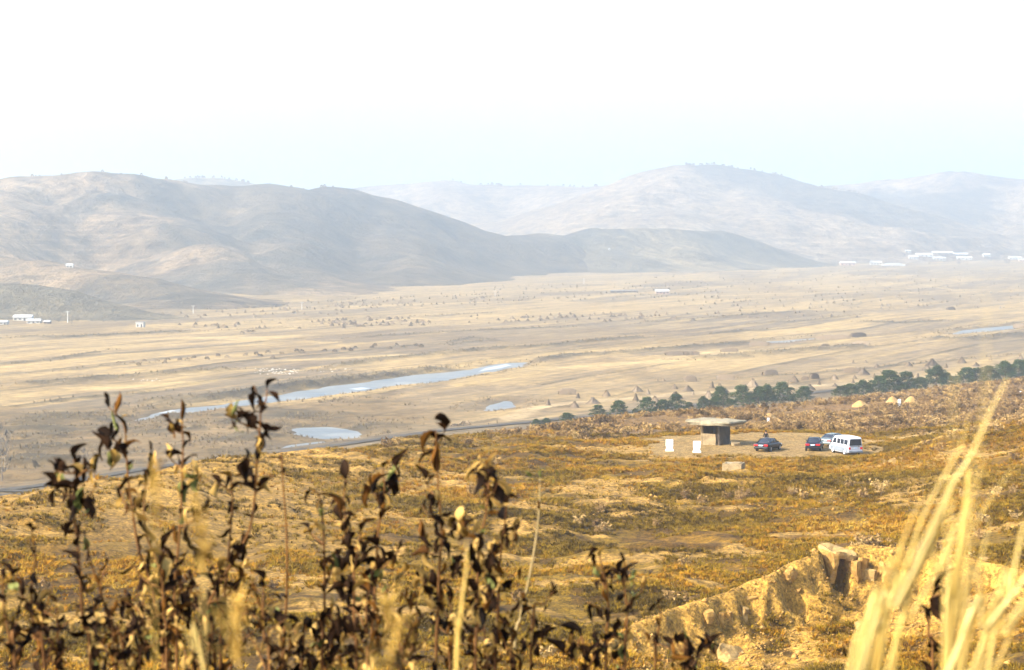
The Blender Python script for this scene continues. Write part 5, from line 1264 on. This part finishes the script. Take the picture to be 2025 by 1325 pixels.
def leaf_mesh(seed, mat):
    g = random.Random(seed); nu, nv = 7, 5; V = []; curl = g.choice((-1,1))*g.uniform(.6, 4.2); fold = g.uniform(0.3, 2.0); tw = g.uniform(-2.2, 2.2); wd = g.uniform(.15, .29); tip = g.uniform(.45, .62)
    y = z = 0.0; ang_ = g.uniform(-.3, .3)
    for i in range(nu):
        t = i/(nu-1); w = wd*(math.sin(math.pi*min(1, t**(.75)*.98+.015)))**.8*(1 if t < tip else 1-.35*(t-tip)) + .012
        if i: ang_ += curl/(nu-1)*t; y += math.cos(ang_)/(nu-1); z += math.sin(ang_)/(nu-1)
        for j in range(nv):
            s = (j/(nv-1)*2-1); w_ = w; w = w_*(1 + .22*math.sin(9.0*t + seed*2.3 + (3 if s > 0 else 0))); x = w*s*math.cos(fold*abs(s)*.8); up = w*abs(s)*math.sin(fold*abs(s)*.8) + .03*math.sin(7*t+3*s+seed)
            ca, sa = math.cos(tw*t), math.sin(tw*t); V.append((x*ca-up*sa, y - math.sin(ang_)*up*ca*.6, z + up*ca*math.cos(ang_) + x*sa)); w = w_
    q = [(i*nv+j, i*nv+j+1, (i+1)*nv+j+1, (i+1)*nv+j) for i in range(nu-1) for j in range(nv-1)]
    return mesh_np('leaf', V, q, None, mat, True)
LEAVES = [[leaf_mesh(10*k+s, LM[k]) for s in range(7)] for k in range(4)]
m_stem = leaf_mat('brown_stem', (0.035,0.014,0.006), (0.14,0.065,0.022)); m_stemp = leaf_mat('pale_stem', (0.14,0.10,0.05), (0.30,0.22,0.10))
LEAFSCALE = 0.86
def shoot(label, d, main, twigs=(), big=1.0, density=1.0, mats=(.70,.12,.15,.03), seed=0, pale=False, top=True, bare_to=0.0):
    """main: photograph pixels from tip to foot at distance d; the stem runs on down to the ground"""
    g = random.Random(seed*13+5); pts = [Vector(at(u, v, d)) for u, v in main]
    foot = pts[-1]; dirn = (pts[-1]-pts[-2]).normalized(); gz_ = zn1(foot.x, foot.y); base = foot + Vector((dirn.x*.25, 0.05, 0)); base.z = gz_-.03
    root = empty('leafy_shoot', (base.x, base.y, gz_), 0, label, 'shrub shoot', 'dry leafy shoots in the foreground')
    off = Vector((base.x, base.y, gz_)); n = len(pts)
    allp = pts + [foot*.5+base*.5 + Vector((g.gauss(0,.01),0,0)), base]
    def spline(P, k=5):
        Q = []
        for i in range(len(P)-1):
            a, b_, c_, e = P[max(i-1,0)], P[i], P[i+1], P[min(i+2,len(P)-1)]
            for j in range(k):
                t = j/k; Q.append(.5*((2*b_)+(c_-a)*t+(2*a-5*b_+4*c_-e)*t*t+(3*b_-a-3*c_+e)*t**3))
        return Q + [P[-1]]
    Q = spline(allp); L_ = len(Q); r0, r1 = .0013, .0046
    MB().tube([q-off for q in Q], [r0+(r1-r0)*(i/L_)**.8 for i in range(L_)], 6).build('stem', m_stemp if pale else m_stem, root, True)
    def put(P, sz):
        k = g.random(); mi = 0; acc = 0
        for i_, m_ in enumerate(mats):
            acc += m_
            if k < acc: mi = i_; break
        me = LEAVES[mi][g.randrange(7)]; s = sz*(g.uniform(.45, 1.3))
        o = link('leaf', me, root, P-off); droop = g.choice((g.uniform(.9, 1.5), g.uniform(-1.7, -.9), g.uniform(.7, 1.4), g.uniform(-1.0, .3)))
        o.rotation_euler = Euler((droop, g.uniform(-.35, .35), g.uniform(0, 6.283)), 'XYZ'); wv = g.uniform(.7, 1.35)
        o.scale = (s*wv, s, s)
    def dress(Q, vis, dens, sz):
        ln = 0; step = .021/dens; nxt = g.uniform(0, step)
        for i in range(len(Q)-1):
            sg = (Q[i+1]-Q[i]).length
            while nxt < ln+sg:
                t = (nxt-ln)/sg; P = Q[i].lerp(Q[i+1], t); nxt += step*g.uniform(.35, 1.8)
                if P.z < CAMZ-.215*P.y-.02: return
                if nxt > bare_to*1.0: put(P, sz)
            ln += sg
    dress(Q, True, density, .046*big*LEAFSCALE*d/5.0)
    if top: put(Q[0], .05*big*LEAFSCALE*d/5.0)
    for tw in twigs:
        TP = [Vector(at(u, v, d*(1+g.uniform(-.03, .03)))) for u, v in tw]; j = min(range(L_), key=lambda i_: (Q[i_]-TP[-1]).length); TP[-1] = Q[j]
        TQ = spline(TP); MB().tube([q-off for q in TQ], [.0009+.0016*i/len(TQ) for i in range(len(TQ))], 5).build('twig', m_stemp if pale else m_stem, root, True); dress(TQ, True, density*1.0, .042*big*LEAFSCALE*d/5.0)
    return root
S = shoot
S('pale-tipped shoot at the far left edge with drooping dark leaves', 4.6, [(62,1045),(70,1100),(62,1180),(70,1260),(90,1330)], [[(20,1130),(45,1180),(64,1200)],[(105,1150),(90,1210),(68,1240)],[(5,1215),(35,1250),(72,1290)],[(120,1245),(100,1280),(86,1320)]], seed=1)
S('short dark leafy shoot cut by the left edge of the picture', 4.4, [(5,1140),(8,1200),(20,1270),(30,1330)], [[(40,1200),(30,1240),(18,1270)],[(-10,1240),(5,1270),(22,1290)],[(55,1250),(44,1290),(32,1320)]], 1.15, 1.3, seed=2)
S('heavy shoot with a greenish forked top and a column of black leaves', 4.7, [(146,908),(150,960),(148,1020),(155,1090),(160,1160),(165,1240),(180,1330)], [[(108,928),(125,935),(146,950)],[(190,935),(170,930),(152,950)],[(108,965),(125,975),(147,985)],[(190,962),(175,980),(152,1000)],[(185,1200),(195,1260),(180,1320)]], 1.2, 1.9, (.78,.06,.09,.07), seed=3)
S('thin arching shoot between the black leaf column and the taller stems', 5.0, [(168,1060),(185,1130),(205,1190),(225,1260),(250,1330)], [[(215,1105),(200,1150),(198,1175)],[(250,1190),(238,1240),(222,1255)]], 1.0, .8, seed=4)
S('tall slender shoot tipped by one pointed dark leaf above the river line', 5.2, [(215,805),(245,840),(250,900),(255,960),(265,1030),(275,1090),(300,1160),(312,1240),(325,1330)], [[(212,866),(230,872),(251,890)],[(210,888),(232,892),(252,905)],[(275,975),(268,1000),(262,1020)],[(300,1100),(296,1140),(294,1165)],[(250,1180),(270,1220),(306,1235)],[(345,1210),(330,1250),(316,1280)]], 1.15, .9, (.72,.1,.13,.05), seed=5)
S('shoot with a round black leaf at its middle, left of the pale plume', 4.9, [(300,890),(290,940),(285,1000),(290,1060),(318,1130),(325,1220),(330,1330)], [[(235,960),(250,1000),(286,1040)],[(330,1060),(320,1100),(318,1130)],[(262,1120),(290,1150),(320,1180)],[(360,1160),(345,1200),(326,1240)]], 1.2, 1.2, seed=6)
S('shoot with a curled black and tan leaf cluster at its tip, in the left middle', 5.1, [(360,832),(362,880),(360,940),(358,1010),(352,1090),(345,1180),(350,1330)], [[(335,835),(345,850),(360,870)],[(330,900),(345,915),(361,930)],[(395,940),(380,955),(360,970)],[(400,1010),(385,1030),(358,1050)],[(310,1080),(330,1100),(350,1120)],[(395,1110),(380,1140),(350,1160)]], 1.15, .8, (.55,.15,.24,.06), seed=7)
S('tallest shoot, its big dark leaves standing against the river', 5.0, [(502,762),(514,800),(514,850),(508,920),(503,990),(492,1050),(462,1110),(430,1160),(405,1220),(395,1330)], [[(528,765),(526,790),(515,815)],[(455,822),(480,838),(512,850)],[(530,850),(522,865),(512,880)],[(484,905),(492,930),(507,950)],[(530,935),(520,960),(506,975)],[(455,1080),(470,1090),(486,1070)],[(400,1090),(420,1120),(440,1150)],[(485,1150),(465,1170),(428,1180)],[(370,1200),(390,1230),(402,1240)]], 1.35, .85, (.66,.12,.18,.04), seed=8)
S('straight bare reddish stem with one small leaf, right of the tallest shoot', 5.3, [(556,893),(560,960),(566,1040),(568,1120),(566,1200),(560,1330)], [[(576,912),(568,916),(558,925)]], .8, .12, (.8,.2,0,0), seed=9, top=False)
S('short shoot with two narrow leaves between the tip cluster and the tallest shoot', 5.1, [(457,935),(460,990),(455,1060),(448,1140),(440,1220),(436,1330)], [[(428,955),(440,960),(458,975)],[(480,1110),(470,1150),(448,1180)],[(420,1150),(430,1190),(442,1210)]], 1.1, .9, seed=10)
S('bent shoot with a green leaf pair left of the big black leaf column', 5.1, [(615,968),(632,985),(640,1060),(642,1150),(640,1240),(636,1330)], [[(606,1045),(620,1060),(640,1090)],[(665,1090),(655,1130),(642,1160)],[(612,1180),(628,1210),(641,1235)]], 1.0, .6, (.5,.1,.2,.2), seed=11)
S('shoot with very large black leaves in the centre left', 4.8, [(684,948),(680,1000),(690,1060),(700,1130),(700,1220),(705,1330)], [[(672,1010),(678,1040),(690,1080)],[(715,1040),(710,1080),(700,1110)],[(660,1120),(680,1150),(700,1170)],[(735,1150),(722,1190),(703,1220)],[(668,1220),(684,1250),(702,1270)]], 1.4, 1.1, (.75,.1,.1,.05), seed=12)
S('leafy shoot with a forked greenish tip just right of the large black leaves', 5.0, [(757,925),(760,985),(748,1050),(744,1120),(740,1200),(735,1330)], [[(785,920),(778,950),(760,975)],[(728,960),(742,980),(758,1000)],[(790,1085),(770,1110),(745,1140)],[(715,1085),(730,1110),(745,1130)],[(775,1180),(760,1210),(740,1240)],[(800,1130),(780,1160),(744,1185)]], 1.35, 1.15, (.66,.12,.14,.08), seed=13)
S('tall red stem crowned by a V of two dark leaves at the picture centre', 5.1, [(862,852),(864,920),(870,1000),(873,1060),(868,1140),(866,1220),(862,1330)], [[(884,842),(876,858),(864,880)],[(840,945),(850,970),(867,990)],[(835,1000),(850,1020),(870,1040)],[(900,1030),(885,1060),(872,1080)],[(838,1070),(850,1095),(870,1110)],[(905,1100),(890,1140),(868,1170)],[(830,1140),(845,1170),(867,1200)]], 1.35, .75, (.68,.12,.18,.02), seed=14)
S('broad shoot with a ragged cluster of black and cream leaves at its tip', 4.9, [(962,910),(966,960),(960,1020),(948,1080),(944,1160),(945,1240),(940,1330)], [[(945,930),(952,950),(964,970)],[(988,940),(978,970),(964,990)],[(905,1030),(925,1050),(950,1070)],[(975,1080),(962,1110),(946,1130)],[(912,1140),(930,1160),(944,1180)],[(985,1150),(968,1185),(945,1210)]], 1.3, 1.1, (.6,.1,.26,.04), seed=15)
S('shoot with narrow hanging leaves right of the ragged cluster', 5.1, [(1003,982),(998,1040),(990,1100),(986,1170),(984,1250),(980,1330)], [[(1020,1048),(1008,1060),(996,1080)],[(1032,1140),(1010,1165),(986,1190)],[(955,1130),(970,1155),(987,1180)],[(1012,1210),(1000,1240),(984,1260)]], 1.15, .9, (.66,.14,.16,.04), seed=16)
S('pale leafless stalk with a curled green-grey tip, right of centre', 5.4, [(1068,945),(1066,1010),(1058,1080),(1045,1150),(1030,1220),(1015,1330)], [[(1040,948),(1052,944),(1067,955)],[(1104,948),(1100,940),(1092,960),(1072,975)]], .8, .15, (0,.1,.4,.5), seed=17, pale=True)
S('low shoot with one raised brown leaf between the pale stalk and the V of leaves', 5.2, [(1095,1168),(1075,1195),(1058,1195),(1055,1240),(1050,1330)], [[(1030,1190),(1045,1210),(1056,1235)],[(1080,1250),(1068,1275),(1053,1290)]], 1.1, .8, seed=18)
S('shoot with a dark pointed tip and hanging leaves, third last from the golden grass', 5.2, [(1184,1085),(1190,1120),(1200,1160),(1203,1220),(1198,1330)], [[(1172,1110),(1180,1130),(1197,1150)],[(1160,1190),(1180,1200),(1202,1215)],[(1220,1230),(1212,1260),(1202,1280)]], 1.05, .75, (.62,.12,.2,.06), seed=19)
S('shoot with a wide black leaf and thin grey-green leaves on its right', 5.1, [(1236,1105),(1234,1150),(1240,1210),(1238,1270),(1236,1330)], [[(1215,1128),(1225,1140),(1234,1155)],[(1275,1162),(1258,1180),(1240,1205)],[(1262,1142),(1250,1146),(1236,1155)],[(1212,1250),(1225,1265),(1238,1285)],[(1175,1280),(1200,1290),(1237,1310)]], 1.25, .8, (.6,.05,.1,.25), seed=20)
S('small shoot with one black leaf standing on its tip before the rock bank', 5.3, [(1300,1196),(1308,1215),(1300,1260),(1296,1330)], [[(1270,1245),(1280,1258),(1298,1275)],[(1390,1282),(1360,1290),(1300,1300)]], 1.05, .5, (.85,.1,0,.05), seed=21)
S('low twig with drooping black leaves at the bottom, right of the wide black leaf', 5.0, [(1330,1262),(1350,1290),(1360,1330)], [[(1410,1270),(1390,1290),(1358,1320)],[(1325,1300),(1340,1312),(1358,1325)]], 1.1, 1.0, (.85,.1,0,.05), seed=22)
S('low dark shoot at the bottom under the wide black leaf', 4.9, [(1130,1255),(1140,1285),(1160,1330)], [[(1110,1290),(1130,1300),(1150,1320)],[(1190,1270),(1175,1300),(1160,1325)]], 1.25, 1.2, (.8,.1,.1,0), seed=23)
S('lone stem with a stacked black leaf pair between the golden grass blades', 5.2, [(1852,1160),(1840,1200),(1836,1260),(1845,1330)], [[(1870,1170),(1856,1176),(1846,1190)]], 1.3, .6, (.9,0,0,.1), seed=24)
S('single curled black leaf on a thin stem left of the leaning golden grass', 5.4, [(1668,1278),(1680,1300),(1684,1330)], [], 1.1, .3, (.8,0,0,.2), seed=25)
# the thick leafy tangle along the bottom
TG = [(115,1190,'low leafy shoot under the pale-tipped one at far left'),(225,1215,'low leafy shoot right of the black leaf column'),(285,1180,'low leafy shoot left of the tip cluster stem, deep in the tangle'),(375,1150,'low tangle shoot below the tip cluster'),(420,1195,'low tangle shoot under the tallest stem'),(470,1165,'low tangle shoot between the tallest stem and the bare reddish stem'),
      (520,1150,'low tangle shoot left of the bare reddish stem'),(555,1205,'low tangle shoot crossing the foot of the bare reddish stem'),(600,1230,'low tangle shoot right of the bare reddish stem'),(655,1200,'low tangle shoot below the green leaf pair'),(725,1190,'low tangle shoot under the large black leaves'),(790,1215,'low tangle shoot below the forked greenish tip'),
      (825,1170,'low tangle shoot left of the central red stem'),(895,1180,'low tangle shoot behind the broad yellow blade'),(960,1225,'low tangle shoot under the ragged cluster'),(1010,1240,'low tangle shoot right of the ragged cluster')]
for k, (u, v, lab) in enumerate(TG):
    g = random.Random(900+k); tw = []
    for j in range(5):
        vv = v+20+j*24; s = 1 if j % 2 else -1; tw.append([(u+s*g.uniform(22,48), vv-g.uniform(0,26)), (u+s*g.uniform(10,20), vv+4), (u+g.uniform(-4,4), vv+22)])
    S(lab, g.uniform(4.5, 5.6), [(u+g.uniform(-6,6), v), (u, v+60), (u+g.uniform(-8,8), v+120), (u+g.uniform(-15,15), 1345)], tw, g.uniform(.85, 1.15), 0.92, (.56,.18,.24,.02), seed=60+k)

# ------------------------------------------------------------------ golden grass right in front of the camera
m_blade, nt, b = nmat('bleached_grass_blade')
oi = nt.nodes.new('ShaderNodeObjectInfo'); c = ramp(nt, oi.outputs['Random'], [(0.0,(0.34,0.205,0.030)),(0.5,(0.50,0.34,0.080)),(1.0,(0.62,0.46,0.15))])
sp = noise(nt, 14, 3, 0.6, objco(nt)); c = mix(nt, 1.0, c, ramp(nt, sp, [(0.3,0.7),(0.7,1.15)]), 'MULTIPLY')
nt.links.new(c, b.inputs['Base Color']); b.inputs['Roughness'].default_value = 0.45; b.inputs['Specular IOR Level'].default_value = 0.35
m_plume = plain_mat('grass_plume', (0.36,0.22,0.045), 0.9, 0.3, 20)
def blade(root, off, pts, d, w0, w1=3.0, to_ground=True):
    P = [Vector(at(u, v, d)) for u, v in pts]          # foot first
    dn = (P[0]-P[1]).normalized(); dn.x *= .45; dn.y = -.02; k = (P[0].z - off.z + .03)/max(.2, -dn.z)
    P = [P[0] + dn*k, P[0] + dn*k*.45] + P
    Q = []
    for i in range(len(P)-1):
        a, b_, c_, e = P[max(i-1,0)], P[i], P[i+1], P[min(i+2,len(P)-1)]
        for j in range(5):
            t = j/5; Q.append(.5*((2*b_)+(c_-a)*t+(2*a-5*b_+4*c_-e)*t*t+(3*b_-a-3*c_+e)*t**3))
    Q.append(P[-1]); n = len(Q); V = []; view = Vector((0,1,0)); ph = random.Random(int(pts[0][0]+pts[-1][1])).uniform(-.6,.6)
    for i, q in enumerate(Q):
        t = i/(n-1); tg = (Q[min(i+1,n-1)]-Q[max(i-1,0)]).normalized(); sd = tg.cross(view).normalized(); sd = (sd*math.cos(ph+t*1.2) + view*math.sin(ph+t*1.2)); nm = tg.cross(sd).normalized()
        w = .37*(w0*(1-t)**.5+w1*t)*d/F/2*min(1, .35+3*t); 
        V += [q-off-sd*w, q-off+nm*w*.35, q-off+sd*w, q-off-nm*w*.12]
    f = [(i*4+k, i*4+(k+1) % 4, (i+1)*4+(k+1) % 4, (i+1)*4+k) for i in range(n-1) for k in range(4)]
    link('blade', mesh_np('blade', V, f, None, m_blade, True), root)
def clump(name, label, u0, d, blades, cat='grass', group='golden grass close to the camera'):
    x, y, _ = at(u0, 1500, d); gz_ = zn1(x, y); off = Vector((x, y, gz_)); t = empty(name, off, 0, label, cat, group)
    for bl in blades: blade(t, off, bl[0], bl[1] if len(bl) > 3 else d, bl[-2], bl[-1])
    return t
clump('grass_clump', 'big blurred clump of golden grass leaning right across the lower right corner', 1640, 1.9, [
 ([(1700,1335),(1770,1200),(1830,1080),(1880,965),(1925,890),(1965,800),(1993,748)], 46, 12), ([(1690,1335),(1745,1215),(1795,1125),(1850,1020),(1885,930)], 40, 6), ([(1765,1335),(1800,1225),(1868,1105),(1915,1000),(1950,900)], 30, 6),
 ([(1735,1300),(1772,1120),(1805,1020),(1833,980)], 34, 8), ([(1750,1250),(1790,1130),(1822,1030),(1862,950),(1900,880),(1915,820)], 30, 5), ([(1660,1400),(1720,1270),(1765,1190),(1790,1150)], 26, 8),
 ([(1780,1240),(1850,1130),(1880,1060),(1905,1010)], 22, 6), ([(1720,1320),(1800,1170),(1850,1060),(1868,1010)], 30, 8)])
clump('grass_clump', 'faint out of focus grass tips rising past the pines, closest to the lens', 1850, 1.15, [
 ([(1868,1335),(1880,1000),(1884,850),(1888,730)], 15, 7), ([(1900,1335),(1920,950),(1940,830),(1950,720)], 13, 6), ([(1905,1335),(1925,1000),(1948,800),(1950,575)], 8, 3)])
clump('grass_clump', 'upright bright golden blades with pale tips, right of the leaning clump', 1880, 2.0, [
 ([(1868,1335),(1884,1180),(1903,1060),(1912,975),(1916,925)], 42, 12), ([(1895,1335),(1903,1200),(1915,1080),(1927,1005)], 28, 6), ([(1865,1335),(1874,1200),(1879,1098)], 26, 10), ([(1900,1290),(1930,1150),(1948,1075),(1958,1025)], 18, 6), ([(1880,1335),(1890,1230),(1896,1150)], 30, 10), ([(1890,1180),(1925,1050),(1960,985),(2003,925)], 17, 5)])
clump('grass_clump', 'fan of golden blades spreading to the right edge at the bottom corner', 1900, 1.9, [
 ([(1870,1345),(1945,1245),(2010,1165),(2070,1085)], 38, 10), ([(1930,1345),(1985,1240),(2070,1140)], 30, 8), ([(1900,1335),(1945,1240),(1972,1178)], 30, 10), ([(1960,1290),(1995,1180),(2013,1090),(2028,1030)], 26, 9), ([(1960,1345),(2050,1235)], 24, 8), ([(1915,1345),(1980,1260),(2030,1200),(2080,1165)], 28, 6), ([(1900,1300),(1955,1190),(1990,1120),(2010,1085)], 7, 3)])
clump('tall_grass', 'single wide yellow blade standing in the middle of the leafy tangle', 895, 2.6, [([(902,1340),(908,1250),(916,1170),(924,1110),(921,1070)], 30, 16)])
clump('tall_grass', 'short bent yellow blade low at the left inside the tangle', 385, 2.6, [([(405,1340),(385,1290),(368,1250)], 22, 8)])
def plume(label, u, v, d, hpx, wpx, seed):
    g = random.Random(seed); tip = Vector(at(u, v-hpx/2, d)); bot = Vector(at(u+g.uniform(-8,8), v+hpx/2, d)); gr = Vector((bot.x, bot.y+.03, zn1(bot.x, bot.y))); off = gr.copy()
    t = empty('grass_plume', off, 0, label, 'grass', 'feathery grass heads')
    MB().tube([Vector((0,0,-.03)), (bot-off)*.5, bot-off, (bot*.5+tip*.5)-off, tip-off], [.0006,.0005,.0004,.0003,.0002], 5).build('stalk', m_blade, t)
    V = []; T = []; w = wpx*1.7*d/F/2
    for i in range(36):
        k = g.random(); p = bot.lerp(tip, k) - off; a = g.random()*6.28; l = w*(1-.6*k)*g.uniform(.4, 1.1); q = p + Vector((math.cos(a)*l, math.sin(a)*l, l*g.uniform(.3, 1.3))); s = Vector((math.sin(a), -math.cos(a), .3))*.0011; n = len(V)
        V += [p-s*.5, p+s*.5, q+s, q-s]; T += [(n,n+1,n+2),(n,n+2,n+3)]
    o = link('seed_head', mesh_np('seed_head', V, None, T, m_plume), t); o['kind'] = 'stuff'
plume('blurred golden seed head above the round black leaf at left', 310, 970, 1.5, 130, 60, 1)
plume('blurred golden seed head beside the yellow tangle, left of the tallest stem', 395, 1060, 1.5, 150, 70, 2)
plume('blurred golden seed head at the bottom between the large black leaves', 770, 1270, 1.4, 170, 110, 4)
plume('blurred golden seed head low at the bottom left of centre', 470, 1260, 1.5, 130, 90, 5)
